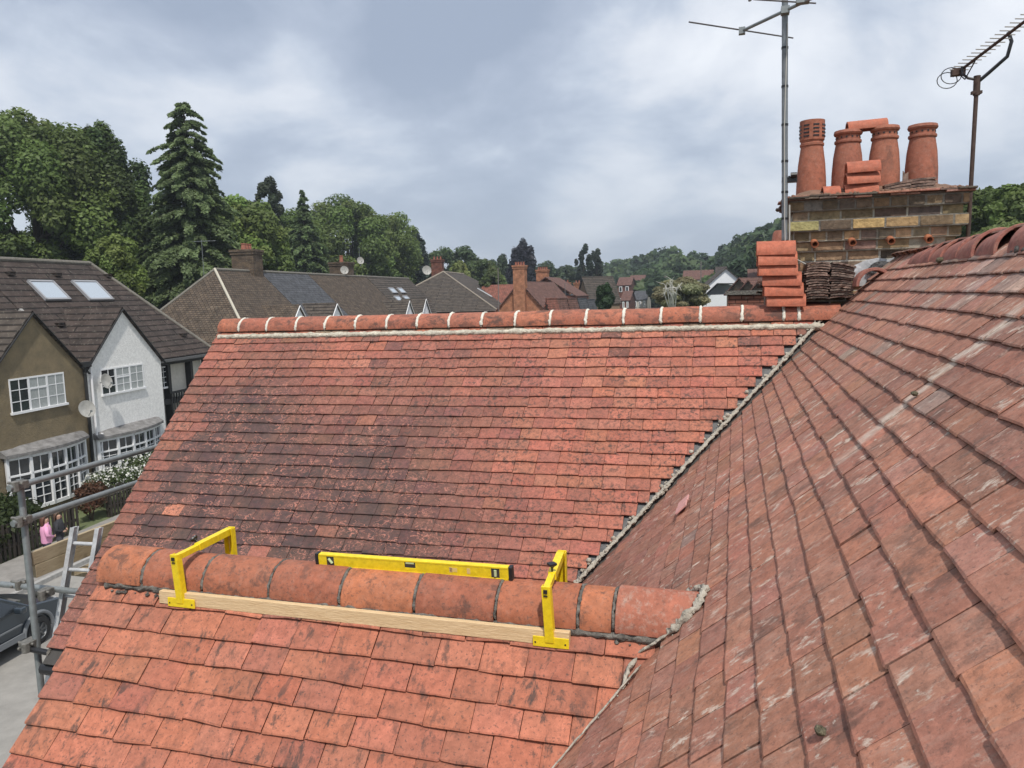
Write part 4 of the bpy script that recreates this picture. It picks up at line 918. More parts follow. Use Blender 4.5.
def bay(parent, a0, a1, z0, z1, p, d_=.65):
    n = 5; pts = []
    for i in range(n + 1):
        t_ = i / n; a = a0 + (a1 - a0) * t_; q_ = p - d_ * math.sin(math.pi * (.08 + .84 * t_)) ** .7; pts.append((a, q_))
    g = G(); gl = G(); gb = G()
    for i in range(n):
        A, B = S(pts[i][0], pts[i][1], 0), S(pts[i + 1][0], pts[i + 1][1], 0); t_ = (B - A).normalized(); nrm = t_.cross(Vector((0, 0, 1))).normalized()
        Ln = (B - A).length; ax_ = (t_, nrm, Vector((0, 0, 1))); mid = (A + B) / 2; up = Vector((0, 0, 1))
        g.box(A + up * (z0 + z1) / 2, (.10, .10, z1 - z0), ax=ax_)
        if i == n - 1: g.box(B + up * (z0 + z1) / 2, (.13, .12, z1 - z0), ax=ax_)
        for zc, hh in ((z1 - .05, .12), (z0 + .05, .12), (z0 + (z1 - z0) * .66, .06)): g.box(mid + up * zc, (Ln, .10, hh), ax=ax_)
        pass
        g.box(mid + up * (z0 + z1) / 2, (.022, .03, z1 - z0), ax=ax_)
        for k_ in range(1, 4): g.box(mid + up * (z0 + .1 + (z1 - z0) * .62 * k_ / 4), (Ln - .2, .028, .022), ax=ax_)
        gl.box(mid - nrm * .02 + up * (z0 + z1) / 2, (Ln - .02, .01, z1 - z0 - .1), ax=ax_)
    o_ = g.build('bay_window', M_white, parent); gl.build('pane', M_glass, o_)
    # wall under and apron roof over
    for i in range(n):
        a, q_ = pts[i]; b, r_ = pts[i + 1]
        gb.hexa([S(a, q_ + .02, GZ + .05), S(b, r_ + .02, GZ + .05), S(b, p + .1, GZ + .05), S(a, p + .1, GZ + .05)], [S(a, q_ + .02, z0), S(b, r_ + .02, z0), S(b, p + .1, z0), S(a, p + .1, z0)])
    gb.build('bay_base', M_render_w if parent['label'].startswith('white') else M_render_b, parent)
    gr = G(); e_ = .14
    for i in range(n):
        a, q_ = pts[i]; b, r_ = pts[i + 1]; a -= e_ if i == 0 else 0; b += e_ if i == n - 1 else 0
        gr.hexa([S(a, q_ - e_, z1 + .0), S(b, r_ - e_, z1 + .0), S(b, p, z1 + .04), S(a, p, z1 + .04)], [S(a, q_ - e_, z1 + .10 + .02 * nz(i, 3)), S(b, r_ - e_, z1 + .10 + .02 * nz(i + 1, 3)), S(b, p, z1 + .36), S(a, p, z1 + .36)])
    gr.build('bay_roof', mat('weathered_lead', (.27, .26, .25), .9, color2=(.10, .095, .09), noise=.5, nscale=4, bump=1, bscale=8), parent)
def quadroof(g_, q, t_=.09, uvs=None):
    q = [Vector(p) for p in q]; u_ = (q[1] - q[0]).normalized(); n_ = u_.cross(q[2] - q[0]).normalized(); v_ = n_.cross(u_)
    base = [((p - q[0]).dot(u_), (p - q[0]).dot(v_)) for p in q]; k = len(q)
    vs = q + [p - n_ * t_ for p in q]
    if n_.z < 0: vs = [p + n_ * t_ for p in q][:0] + q + [p + n_ * t_ for p in q]
    fs = [tuple(range(k)), tuple(range(2 * k - 1, k - 1, -1))] + [(i, i + k, (i + 1) % k + k, (i + 1) % k) for i in range(k)]
    g_.add(vs, fs, uv=base + base)
def stack(parent, c, w_, d_, z0, z1, pots, mt, name='chimney', ang=None, ph=.35, pr=.11):
    ax_ = ang or DP; g = G(); c = Vector((c[0], c[1], 0)); up = Vector((0, 0, 1))
    g.box(c + up * (z0 + z1) / 2, (w_, d_, z1 - z0), ax=ax_)
    g.box(c + up * (z1 - .20), (w_ + .12, d_ + .12, .14), ax=ax_); g.box(c + up * (z1 - .02), (w_ + .20, d_ + .20, .16), ax=ax_)
    o_ = g.build(name, mt, parent)
    for k_ in range(pots):
        g = G(); x_ = (k_ - (pots - 1) / 2) * (w_ / max(pots, 1)) * .9
        g.lathe(c + ax_[0] * x_ + up * (z1 + .05), [(pr, -.03), (pr, .05), (pr * .8, ph * .8), (pr * .98, ph * .85), (pr * .98, ph), (pr * .7, ph), (pr * .7, ph * .5)], n=12); g.build('chimney_pot', M_pot, o_, smooth=True)
    return o_
P_F, P_R, P_B = 21.8, 26.0, 30.2
ZE, ZR = -2.35, 1.95
def gable_front(parent, a0, a1, wallm, roofm_, plane=21.3, za=-.22, over=.10, hb=None, zb=GZ + .05):
    am = (a0 + a1) / 2; h = (a1 - a0) / 2; zs = za - h * .97; g = G()
    f = [S(a0, plane, zb), S(a1, plane, zb), S(a1, plane, zs), S(am, plane, za), S(a0, plane, zs)]; b_ = [p + SP * .28 for p in f]
    g.add(f + b_, [(4, 3, 2, 1, 0), (5, 6, 7, 8, 9), (0, 1, 6, 5), (1, 2, 7, 6), (2, 3, 8, 7), (3, 4, 9, 8), (4, 0, 5, 9)]); g.build('gable_wall', wallm, parent)
    g = G(); pb = 24.2
    quadroof(g, [S(a0 - .12, plane - over, zs - .10), S(a0 - .12, pb, zs - .10), S(am, pb, za + .06), S(am, plane - over, za + .06)])
    quadroof(g, [S(am, plane - over, za + .06), S(am, pb, za + .06), S(a1 + .12, pb, zs - .10), S(a1 + .12, plane - over, zs - .10)])
    g.build('gable_roof', roofm_, parent)
    g = G(); member(g, S(a0 - .16, plane - .11, zs - .22), S(am, plane - .11, za - .02), .09, .03, side=SP); member(g, S(am, plane - .11, za - .02), S(a1 + .16, plane - .11, zs - .22), .09, .03, side=SP); g.build('barge_board', M_darkwood if wallm in (M_render_b, M_render_w) else M_white, parent)
def main_roof(parent, a0, a1, rm, hip0=0, hip1=0, zr=ZR, ze=ZE, name='roof'):
    g = G(); e_ = .2
    quadroof(g, [S(a0, P_F - e_, ze - .148), S(a1, P_F - e_, ze - .148), S(a1 - hip1, P_R, zr), S(a0 + hip0, P_R, zr)])
    quadroof(g, [S(a1, P_B + e_, ze - .148), S(a0, P_B + e_, ze - .148), S(a0 + hip0, P_R, zr), S(a1 - hip1, P_R, zr)])
    if hip0: quadroof(g, [S(a0, P_B + e_, ze - .148), S(a0, P_F - e_, ze - .148), S(a0 + hip0, P_R, zr)])
    if hip1: quadroof(g, [S(a1, P_F - e_, ze - .148), S(a1, P_B + e_, ze - .148), S(a1 - hip1, P_R, zr)])
    o_ = g.build(name, rm, parent); g = G()
    g.tube([S(a0 + hip0, P_R, zr + .0), S(a1 - hip1, P_R, zr + .0)], .10, n=8)
    if hip0: g.tube([S(a0 + hip0, P_R, zr), S(a0, P_F - e_, ze - .148)], .085, n=8); g.tube([S(a0 + hip0, P_R, zr), S(a0, P_B + e_, ze - .148)], .085, n=8)
    if hip1: g.tube([S(a1 - hip1, P_R, zr), S(a1, P_F - e_, ze - .148)], .085, n=8)
    g.build('ridge', mat('ridge_grey', (.17, .155, .13), .9, noise=.3), o_)
    g = G(); sbox(g, a0 + .25, a1 - .25, P_F, P_B, GZ + .02, ze - .05); return o_, g
# ---------------- the brown and the white house
hb = thing('brown_house', 'brown pebbledashed semi detached house with a dark tiled roof at the left edge', 'house', S(21.5, 22, GZ))
rf, g = main_roof(hb, 10, 25.51, M_roof_brown); g.build('wall', M_render_b, hb)
gable_front(hb, 20.9, 25.45, M_render_b, M_roof_grey, za=-.20)
window(hb, 21.95, 24.40, -3.62, -2.42, 21.3, blind=[(.36, .98)])
bay(hb, 21.45, 25.0, -6.95, -5.02, 21.45)
hw = thing('white_house', 'white pebbledashed semi detached house with a dark hipped roof and black timber porch', 'house', S(28.5, 22, GZ))
rf2, g = main_roof(hw, 25.55, 35.0, M_roof_brown, hip1=2.9); g = G(); sbox(g, 25.6, 30.1, P_F, P_B, GZ + .02, ZE - .05); sbox(g, 30.1, 34.75, 22.5, P_B, GZ + .02, ZE - .05); g.build('wall', M_render_w, hw)
gable_front(hw, 25.5, 30.1, M_render_w, M_roof_brown, za=-.17)
window(hw, 26.3, 28.85, -3.58, -2.52, 21.3, blind=[(.30, .98)])
bay(hw, 25.75, 29.5, -6.75, -5.22, 21.45)
g = G(); member(g, S(25.53, P_F - .15, ZE - .0), S(25.53, 23.9, -.10), .13, .10, side=SD); g.build('verge_strip', mat('pale_lead', (.33, .32, .30), .8, noise=.2), hw)
# roof windows: quad on the main slope
def skylight(parent, a0, a1, p0, p1, name='skylight'):
    def rz(p): return ZR + (ZE - .148 - ZR) * (P_R - p) / (P_R - P_F + .2) + .05
    nrm = Vector((0, 0, 1)); g = G(); q = [S(a0, p0, rz(p0)), S(a1, p0, rz(p0)), S(a1, p1, rz(p1)), S(a0, p1, rz(p1))]
    n_ = (q[1] - q[0]).cross(q[3] - q[0]).normalized(); n_ = n_ if n_.z > 0 else -n_
    for i in range(4):
        a, b = q[i], q[(i + 1) % 4]; g.box((a + b) / 2 + n_ * .03, ((b - a).length + .06, .09, .10), ax=((b - a).normalized(), n_.cross(b - a).normalized(), n_))
    o_ = g.build(name, mat('skylight_frame', (.30, .30, .31), .5), parent); g = G(); g.box(sum(q, Vector()) / 4 + n_ * .04, ((q[1] - q[0]).length, (q[3] - q[0]).length, .02), ax=((q[1] - q[0]).normalized(), (q[3] - q[0]).normalized(), n_)); g.build('pane', M_sky_glass, o_)
def pix_on_roof(u, v):      # point where a sight line meets that street's front roof slope
    d = Vector(ray(u, v)); k_ = (ZR - (ZE - .148)) / (P_R - P_F + .2)
    # z = ZR - k (P_R - p)
    dp, dz = d.dot(SP), d.z; t_ = (ZR - k_ * P_R) / (dz - k_ * dp); p = d * t_; return p.dot(SD), p.dot(SP)
for (ul, vl, ur, vr, ub, vb) in ((28, 283, 52, 283, 49, 301), (72, 283, 95, 283, 91, 301)):
    a0_, p1_ = pix_on_roof(ul, vl); a1_, _q = pix_on_roof(ur, vr); _a, p0_ = pix_on_roof(ub, vb)
    skylight(rf2 if ul > 60 else rf, a0_, a1_, p0_, p1_)
# porch bay of the white house: black posts, pale panels, black railing
g = G(); sbox(g, 30.3, 34.6, 22.25, 22.40, GZ + .1, -2.6); g.build('porch_panel', M_cream, hw)
g = G()
for a_ in (30.95, 31.6, 33.35, 34.7): sbox(g, a_ - .10, a_ + .10, 21.95, 22.24, GZ + .1, -2.5)
for z_ in (-2.72, -4.55): sbox(g, 30.9, 34.8, 21.92, 22.22, z_ - .12, z_ + .12)
for k_ in range(16): sbox(g, 31.5 + k_ * .2, 31.56 + k_ * .2, 21.88, 21.92, -5.6, -4.2)
sbox(g, 31.4, 34.8, 21.86, 21.93, -4.2, -4.1)
g.build('porch_timber', M_darkwood, hw)
window(hw, 31.1, 31.55, -3.9, -2.9, 22.1, cols=1, bars=(2, 4))
g = G(); sbox(g, 30.3, 35.0, 21.47, 21.60, -2.66, -2.54); g.build('gutter', M_lead, hw)
g = G(); g.tube([S(25.72, 21.22, -2.3), S(25.72, 21.22, GZ + .3)], .045, n=8); g.tube([S(26.0, 21.2, -5.0), S(25.9, 21.2, -5.5), S(25.9, 21.2, GZ + .3)], .05, n=8); g.build('drainpipe', M_white, hw)
g = G(); g.tube([S(25.40, 21.22, -2.2), S(25.40, 21.22, GZ + .3)], .06, n=8); sbox(g, 25.25, 25.65, 21.1, 21.3, -2.35, -2.15); g.build('drainpipe', M_darkwood, hb)
for (nm, pr_, cc) in (('roof_vent_tile', rf, [(10, 275), (57, 276), (108, 277)]), ('roof_vent_tile', rf2, [(183, 336), (60, 326)])):
    for (u_, v_) in cc:
        a_, p_ = pix_on_roof(u_, v_); z_ = ZR - (ZR - ZE + .148) * (P_R - p_) / (P_R - P_F + .2)
        g = G(); sbox(g, a_ - .16, a_ + .16, p_ - .12, p_ + .16, z_ + .0, z_ + .14); g.build(nm, M_roof_brown, pr_)
def dish(label, c, r, look, mast=None):
    t = thing('satellite_dish', label, 'satellite dish', c); c = Vector(c); look = Vector(look).normalized(); tm = look.to_track_quat('Z', 'Y').to_matrix(); g = G()
    g.lathe(c, [(0, .0), (r * .5, r * .07), (r, r * .25), (r, r * .28), (r * .5, r * .1), (0, r * .03)], n=24, tilt=tm); g.build('reflector', M_dish, t, smooth=True)
    g = G(); g.tube([c - look * .02, c + Vector((0, 0, -r * .9)) + look * r * .25, c + look * r * 1.0 - Vector((0, 0, r * .5))], .012, n=6); g.box(c + look * r * 1.0 - Vector((0, 0, r * .45)), (.06, .06, .08)); g.tube([c, c - look * .25], .02, n=6)
    if mast: g.tube([c - look * .1, c - look * .1 + Vector((0, 0, mast))], .02, n=6)
    g.build('arm', M_galv, t)
dish('round grey satellite dish beside the upstairs window of the white house', S(26.1, 20.95, -2.98), .30, (1, .1, .25))
dish('pale grey satellite dish on the brown house just above its bay window', S(24.95, 20.95, -3.90), .33, (1, -.2, .3))
# ---------------- the terrace further along the street
def terrace_house(label, a0, a1, rm, wm_, hip0=0, hip1=0, gables=(), dz=0, over=None):
    t = thing('terrace_house', label, 'house', S((a0 + a1) / 2, 22, GZ), 'houses farther along the opposite side')
    rf_, g = main_roof(t, a0, a1, rm, hip0, hip1, zr=ZR + dz, ze=ZE + dz); g.build('wall', wm_, t)
    for (g0, g1, wmm, za) in gables: gable_front(t, g0, g1, wmm, rm if rm is not M_roof_slate else M_roof_grey, za=za)
    return t, rf_
h3, r3 = terrace_house('old brown clay tiled hipped house with a stout brick chimney, next to the white house', 38.6, 48.0, M_roof_clay, M_render_w, hip0=4.0, gables=((41.0, 46.6, M_whitewall, -.36),))
stack(h3, S(47.2, 26.4, 0), 1.25, 1.55, 1.0, 3.3, 3, M_brick_b, ang=DP, ph=.42, pr=.17)
g = G(); g.tube([S(42.6, 26, 1.99), S(38.6, 21.6, -2.48)], .075, n=8); g.build('hip_mortar', M_mortar, r3)
h4, r4 = terrace_house('house with a smooth blue grey slate roof and a small white gable, mid terrace', 48.05, 55.3, M_roof_slate, M_whitewall, gables=((47.4, 51.6, M_whitewall, -.34),))
h5, r5 = terrace_house('plain brown tiled terrace house with a chimney and dish at its far end', 55.35, 67.6, M_roof_clay, M_whitewall)
stack(h5, S(64.0, 26.8, 0), 1.4, 1.7, 1.0, 3.1, 1, M_brick_b, ph=.6, pr=.18)
dish('grey satellite dish raised on a pole beside the chimney of the plain brown terrace house', S(67.2, 26.3, 3.4), .34, (.8, -.6, .2), 1.3)
dish('dark satellite dish fixed to the face of the chimney of the plain brown terrace house', S(62.6, 26.0, 2.4), .36, (.7, -.7, .2))
h6, r6 = terrace_house('grey concrete tiled terrace house with small roof windows and two white gables', 67.7, 80.5, M_roof_grey, M_whitewall, gables=((63.4, 67.8, M_whitewall, -.35), (68.5, 73.0, M_whitewall, -.25)))
for i, (a0_, p0_) in enumerate(((69.6, 23.6), (72.2, 23.6), (70.4, 24.4), (73.0, 24.4))): skylight(r6, a0_, a0_ + 1.4, p0_, p0_ + .45)
# hipped house that turns the bend
def simple_house(label, cx_, cy_, yaw, wd, ln, zg, ze, zr, wallm, rm, hip=0, name='house', group=None, chims=(), wins=(), cat='house', cm=None):
    """ridge along local y, gable width wd along local x"""
    t = thing(name, label, cat, (cx_, cy_, zg), group); rm3 = Matrix.Rotation(yaw, 3, 'Z'); W_ = lambda x, y, z: Vector((cx_, cy_, 0)) + rm3 @ Vector((x, y, 0)) + Vector((0, 0, z))
    h, l = wd / 2, ln / 2; g = G()
    pts = lambda y: [W_(-h, y, zg), W_(h, y, zg), W_(h, y, ze), W_(0, y, zr - .05 if not hip else ze), W_(-h, y, ze)]
    f, b_ = pts(-l), pts(l)
    uvp = [(x, z) for _ in (0, 1) for x, z in ((-h, zg), (h, zg), (h, ze), (0, zr), (-h, ze))]
    g.add(f + b_, [(0, 1, 2, 3, 4), (9, 8, 7, 6, 5)], uv=uvp)
    g.add([W_(-h, -l, zg), W_(-h, l, zg), W_(-h, l, ze), W_(-h, -l, ze), W_(h, -l, zg), W_(h, l, zg), W_(h, l, ze), W_(h, -l, ze)], [(0, 3, 2, 1), (4, 5, 6, 7)], uv=[(-l, zg), (l, zg), (l, ze), (-l, ze)] * 2)
    g.build('wall', wallm, t)
    g = G(); o_ = .22; k_ = (zr - ze) / h; hh = hip
    quadroof(g, [W_(-h - o_, l + o_, ze - o_ * k_), W_(-h - o_, -l - o_, ze - o_ * k_), W_(0, -l + hh - (0 if hh else o_), zr), W_(0, l - hh + (0 if hh else o_), zr)])
    quadroof(g, [W_(h + o_, -l - o_, ze - o_ * k_), W_(h + o_, l + o_, ze - o_ * k_), W_(0, l - hh + (0 if hh else o_), zr), W_(0, -l + hh - (0 if hh else o_), zr)])
    if hh:
        quadroof(g, [W_(-h - o_, -l - o_, ze - o_ * k_), W_(h + o_, -l - o_, ze - o_ * k_), W_(0, -l + hh, zr)]); quadroof(g, [W_(h + o_, l + o_, ze - o_ * k_), W_(-h - o_, l + o_, ze - o_ * k_), W_(0, l - hh, zr)])
    r_ = g.build('roof', rm, t)
    if hh:
        g = G(); g.tube([W_(0, -l + hh, zr), W_(h + o_, -l - o_, ze - o_ * k_)], .09, n=6); g.tube([W_(0, -l + hh, zr), W_(-h - o_, -l - o_, ze - o_ * k_)], .09, n=6); g.tube([W_(0, -l + hh, zr), W_(0, l - hh, zr)], .09, n=6); g.build('hip_ridge', mat('ridge_pale', (.28, .24, .19), .9), r_)
    axx = (rm3 @ Vector((1, 0, 0)), rm3 @ Vector((0, 1, 0)), Vector((0, 0, 1)))
    for (x, y, w_, d_, z0, z1, np_) in chims: stack(t, W_(x, y, 0), w_, d_, z0, z1, np_, cm or wallm, ang=axx)
    for (fc, u_, z0, ww, hh_) in wins:
        n_ = {'f': (0, -1), 'r': (1, 0)}[fc]; c_ = W_(u_, -l - .02, z0 + hh_ / 2) if fc == 'f' else W_(h + .02, u_, z0 + hh_ / 2)
        a_ = axx if fc == 'f' else (axx[1], axx[0], axx[2]); g = G()
        for s_ in (-1, 0, 1): g.box(c_ + a_[0] * s_ * ww / 2, (.09, .08, hh_), ax=a_)
        for s_ in (-1, 1): g.box(c_ + a_[2] * s_ * hh_ / 2, (ww + .09, .08, .09), ax=a_)
        o2 = g.build('window', M_white, t); g = G(); g.box(c_, (ww, .03, hh_), ax=a_); g.build('pane', M_glass, o2)
    return t, r_, W_
# hipped house at px 405-512
c_ = onZ(452, 290, 0.8) if False else None
pA = S(88, 24.3, 0)
h7, r7, W7 = simple_house('wide brown tiled hipped house with a red brick chimney at the bend of the street', -33.0, 88.0, R(8), 14.5, 25, GZ, -1.6, 2.75, M_brick_r, M_roof_grey, hip=6.8, name='hipped_house', chims=((-1.2, -3.4, 1.3, 1.0, 1.2, 4.2, 3),))
for i, (x_, y_, s_) in enumerate(((4.3, -3.0, 1), (5.2, 1.0, 1), (3.2, 3.5, 1))):
    k_ = (2.75 + 1.6) / 7.25; z_ = 2.75 - k_ * x_ + .08; g = G(); rm3 = Matrix.Rotation(R(8), 3, 'Z')
    sl = Vector((1, 0, -k_)).normalized(); g.box(W7(x_, y_, z_), (2.0, .55, .08), ax=(rm3 @ sl, rm3 @ Vector((0, 1, 0)), (rm3 @ sl).cross(rm3 @ Vector((0, 1, 0)))))
    g.build('roof_window', mat('bright_glass', (.62, .64, .66), .2), r7)
dish('small pale satellite dish on the chimney of the wide hipped house', W7(-2.4, -4.0, 3.0), .55, (.6, -.8, .2))
def on(u, v, Y): return onY(u, v, Y)
# orange brick gable with tall stack
Yo = 74
apx = on(525, 281, Yo); bl = on(503, 322, Yo); bz = on(525, 318, Yo)
ho, ro, Wo = simple_house('orange brick house with a tall corbelled stack rising up the middle of its gable', apx.x, Yo + 5, R(-4), 6.6, 11, GZ + .5, apx.z - 3.6, apx.z, M_brick_o, M_roof_redbrown, name='gabled_house',
    chims=((0.05, -5.6, 1.2, .8, GZ + 1, on(525, 266, Yo).z, 4),))
hq, rq, Wq = simple_house('low red clay roofed cottage tucked to the left of the orange gable', on(508, 290, 86).x, 88, R(75), 7, 8, GZ, on(508, 300, 86).z - 1, on(508, 284, 86).z, M_brick_o, M_roof_red, name='cottage')
t_ = thing('brick_stack_house', 'red brick house showing only a broad stack of many small pots behind the orange gable', 'house', on(543, 300, 95))
z1_ = on(543, 271, 95).z; g = G(); p_ = on(545, 290, 95); g.bx(p_.x - 3, p_.x + 4.5, 93, 101, GZ, z1_ - 3.2); g.build('wall', M_brick_r, t_)
g = G(); quadroof(g, [(p_.x + 4.6, 92.8, z1_ - 3.3), (p_.x + 4.6, 101, z1_ - 3.3), (p_.x + .6, 101, z1_ - .8), (p_.x + .6, 92.8, z1_ - .8)]); quadroof(g, [(p_.x - 3.2, 101, z1_ - 3.3), (p_.x - 3.2, 92.8, z1_ - 3.3), (p_.x + .6, 92.8, z1_ - .8), (p_.x + .6, 101, z1_ - .8)]); g.build('roof', M_roof_redbrown, t_)
stack(t_, on(543, 290, 95), 1.5, .9, z1_ - 3.5, z1_ + .1, 5, M_brick_o, ang=(Vector((1, 0, 0)), Vector((0, 1, 0)), Vector((0, 0, 1))))
for (u_, v_, Y_, n_, lab) in ((561, 284, 100, 3, 'buff'), (575, 284, 112, 2, 'slim red')):
    zt = on(u_, v_, Y_).z; hN, _r, _W = simple_house('grey roofed terrace house with a %s brick stack, seen beyond the orange gable' % lab, on(u_, v_, Y_).x, Y_ + 3, R(0), 7, 7, GZ, zt - 3.2, zt - .9, M_brick_o, M_roof_slate, name='terrace_house', chims=((0, -1.0, 1.6 if n_ == 3 else 1.0, .9, zt - 2.5, zt + .15, n_),))
# saw-tooth row of gables
rows_ = [(551, 300, 66, M_roof_red, 'red'), (561, 300, 69, M_roof_redbrown, 'red brown'), (572, 300, 73, M_roof_redbrown, 'grey brown'), (582, 300, 77, M_roof_slate, 'pale slate'), (591, 301, 81, M_roof_slate, 'dark slate')]
for i, (u_, v_, Y_, rm_, nm) in enumerate(rows_):
    p_ = on(u_, v_ - 2, Y_); simple_house('narrow %s roofed cottage, number %s from the orange gable in the saw tooth row' % (nm, ['one', 'two', 'three', 'four', 'five'][i]), p_.x - .2, Y_ + 1, R(-12), .95, 1.8, GZ, p_.z - 1.7, p_.z, M_brick_b if i < 3 else M_cream, rm_, name='cottage', group='saw tooth row of cottages')
p_ = on(591, 276, 105)
simple_house('tan brick gabled building with a long dark roof behind the round dark conifer', p_.x + .2, 109, R(-52), 4.6, 4.6, GZ, p_.z - 3.6, p_.z, M_tan, M_roof_grey, name='gabled_building', cat='building')
# shops far down the street
def far_block(label, u0, u1, vt, vb, Y_, wallm, rm_, nwin, name='shop_building', cat='building'):
    p0, p1 = on(u0, vt, Y_), on(u1, vt, Y_); zb = on(u0, vb, Y_).z; w_ = p1.x - p0.x
    t_, r_, W_ = simple_house(label, (p0.x + p1.x) / 2, Y_ + 5, R(90), 9, w_, min(zb, GZ) - 2, p0.z - 1.8, p0.z, wallm, rm_, name=name, cat=cat)
    for r in range(2):
        for k_ in range(nwin):
            x_ = p0.x + w_ * (k_ + .5) / nwin; g = G(); z_ = p0.z - 3.2 - r * 2.6; ww = w_ / nwin * .5
            g.bx(x_ - ww / 2, x_ + ww / 2, Y_ + .40, Y_ + .56, z_ - .1, z_ + 1.1); o_ = g.build('window', M_white, t_); g = G(); g.bx(x_ - ww / 2 + .15, x_ + ww / 2 - .15, Y_ + .35, Y_ + .41, z_ + .05, z_ + .95); g.build('pane', M_glass, o_)
    return t_
far_block('small tile hung house with a brown roof, far away right of the dark conifer', 617, 630, 277, 300, 170, M_brick_r, M_roof_redbrown, 2)
far_block('far brown roofed parade with pale upper windows', 629, 643, 275, 300, 200, M_cream, M_roof_redbrown, 3)
far_block('three storey brown brick block of flats with a flat pale roof line in the distance', 643, 668, 270, 298, 240, M_brick_r, M_roof_grey, 4, 'flats')
far_block('narrow red brick shop with tall white windows far down the street', 621, 629, 291, 306, 150, M_brick_r, M_roof_redbrown, 2)
far_block('pale grey building low in the gap at the end of the street', 633, 646, 291, 306, 160, M_cream, M_roof_slate, 3)
far_block('wide brown roofed hall beyond the birch tree', 683, 712, 270, 300, 150, M_brick_r, M_roof_redbrown, 3, 'hall')
far_block('brown roofed house directly behind the white gabled house', 716, 744, 266, 300, 140, M_brick_r, M_roof_brown, 2, 'gabled_house', 'house')
far_block('brown roofed house nearest the chimney stack on the hillside', 750, 772, 268, 306, 95, M_brick_b, M_roof_redbrown, 2, 'gabled_house', 'house')
far_block('low brown roofed house below the wooded hill', 662, 690, 276, 300, 190, M_brick_r, M_roof_grey, 3, 'house', 'house')
far_block('far house with a red roof just left of the flats', 605, 622, 279, 300, 230, M_cream, M_roof_red, 2, 'house', 'house')
# small roofs on the slope between the white gable and the chimney
for i, (u_, v_, Y_, yaw, lab) in enumerate(((752, 277, 70, -30, 'left'), (763, 279, 62, -30, 'middle'), (775, 281, 54, -30, 'right'))):
    p_ = on(u_, v_, Y_); simple_house('brown tiled roof with a small rooflight, the %s of three stepping down beside the chimney' % lab, p_.x, Y_ + 3, R(yaw), 2.6, 4, GZ, p_.z - 1.3, p_.z, M_brick_b, M_roof_redbrown, name='terrace_house', group='three brown roofs by the chimney')
# white gabled house
Yw = 88; p_ = on(722, 268, Yw); pr_ = on(741, 284, Yw); pl2 = on(698, 297, Yw)
hwg, rwg, Wg = simple_house('bright white gabled house with a grey roof edge, right of the birch', p_.x, Yw + 4, R(6), 8.2, 8, GZ, p_.z - 3.6, p_.z, M_whitewall, M_roof_grey, name='white_gabled_house', wins=(('f', 1.9, p_.z - 4.6, .8, 1.6),))
q_ = on(721, 283, Yw - 6); g = G()
t2 = bpy.data.objects.new('lean_to', None)
bpy.data.objects.remove(t2)
g = G(); g.bx(q_.x - 2.6, q_.x + 2.2, Yw - 5.4, Yw, GZ, q_.z - 1.2); g.build('extension_wall', M_whitewall, hwg)
g = G(); quadroof(g, [(q_.x - 3.2, Yw - 5.8, q_.z - 2.6), (q_.x - .4, Yw - 5.8, q_.z), (q_.x - .4, Yw, q_.z), (q_.x - 3.2, Yw, q_.z - 2.6)]); quadroof(g, [(q_.x - .4, Yw - 5.8, q_.z), (q_.x + 2.9, Yw - 5.8, q_.z - .1), (q_.x + 2.9, Yw, q_.z - .1), (q_.x - .4, Yw, q_.z)]); g.build('extension_roof', M_roof_slate, hwg)
# neighbour's parapet just beyond our ridge
p0, p1 = on(728, 293, 16), on(800, 293, 16)
g = G(); g.bx(p0.x, p1.x + 1.5, 16, 16.25, GZ, p0.z - .04); t_ = thing('neighbour_house', 'low brick parapet with stone coping just beyond the far ridge, left of the tile stack', 'house', (p0.x, 16, GZ)); g.build('wall', M_brick_r, t_)
g = G(); g.bx(p0.x - .05, p1.x + 1.5, 15.93, 16.32, p0.z - .04, p0.z + .04); g.build('coping', M_mortar_d, t_)
g = G(); quadroof(g, [(p0.x + .2, 16.3, p0.z - .1), (p1.x + 1.5, 16.3, p0.z - .1), (p1.x + 1.5, 19, p0.z - .2), (p0.x + .2, 19, p0.z - .2)]); g.build('roof', M_roof_redbrown, t_)
# lamp posts and thin masts
for (u_, vt, vb, Y_, lab) in ((701, 261, 285, 80, 'slim lamp post against the wooded hill left of the white gable'), (565, 283, 305, 90, 'slim pale post standing above the saw tooth cottages'), (498, 268, 300, 70, 'thin pale pole beside the hipped house roof')):
    a_, b_ = on(u_, vt, Y_), on(u_, vb, Y_); g = G(); g.tube([(b_.x, Y_, hgt(b_.x, Y_)), (a_.x, Y_, a_.z)], .045, n=8); t_ = g.build('lamp_post', mat('post_paint', (.16, .14, .13), .6)); tag(t_, lab, 'lamp post')
for (c_, lab) in ((S(45.4, 28.5, 0), 'faint silver aerial standing among the trees left of the stout brick chimney'), (S(21.0, 24.6, 0), 'white aerial stub at the far left above the brown house roof')):
    t_ = thing('tv_aerial', lab, 'aerial', c_); g = G(); zt_ = 4.0 if 'faint' in lab else 2.9; g.tube([c_ + Vector((0, 0, .8)), c_ + Vector((0, 0, zt_))], .016, n=6); g.build('mast', M_galv, t_); g = G()
    g.tube([c_ + Vector((-.6, 0, zt_ - .1)), c_ + Vector((.9, .2, zt_ - .1))], .02, n=6)
    for k_ in range(7): q_ = c_ + Vector((-.5 + k_ * .2, 0, zt_ - .1)); g.tube([q_ + Vector((0, -.25, 0)), q_ + Vector((0, .25, 0))], .01, n=5)
    g.build('boom', M_galv, t_)

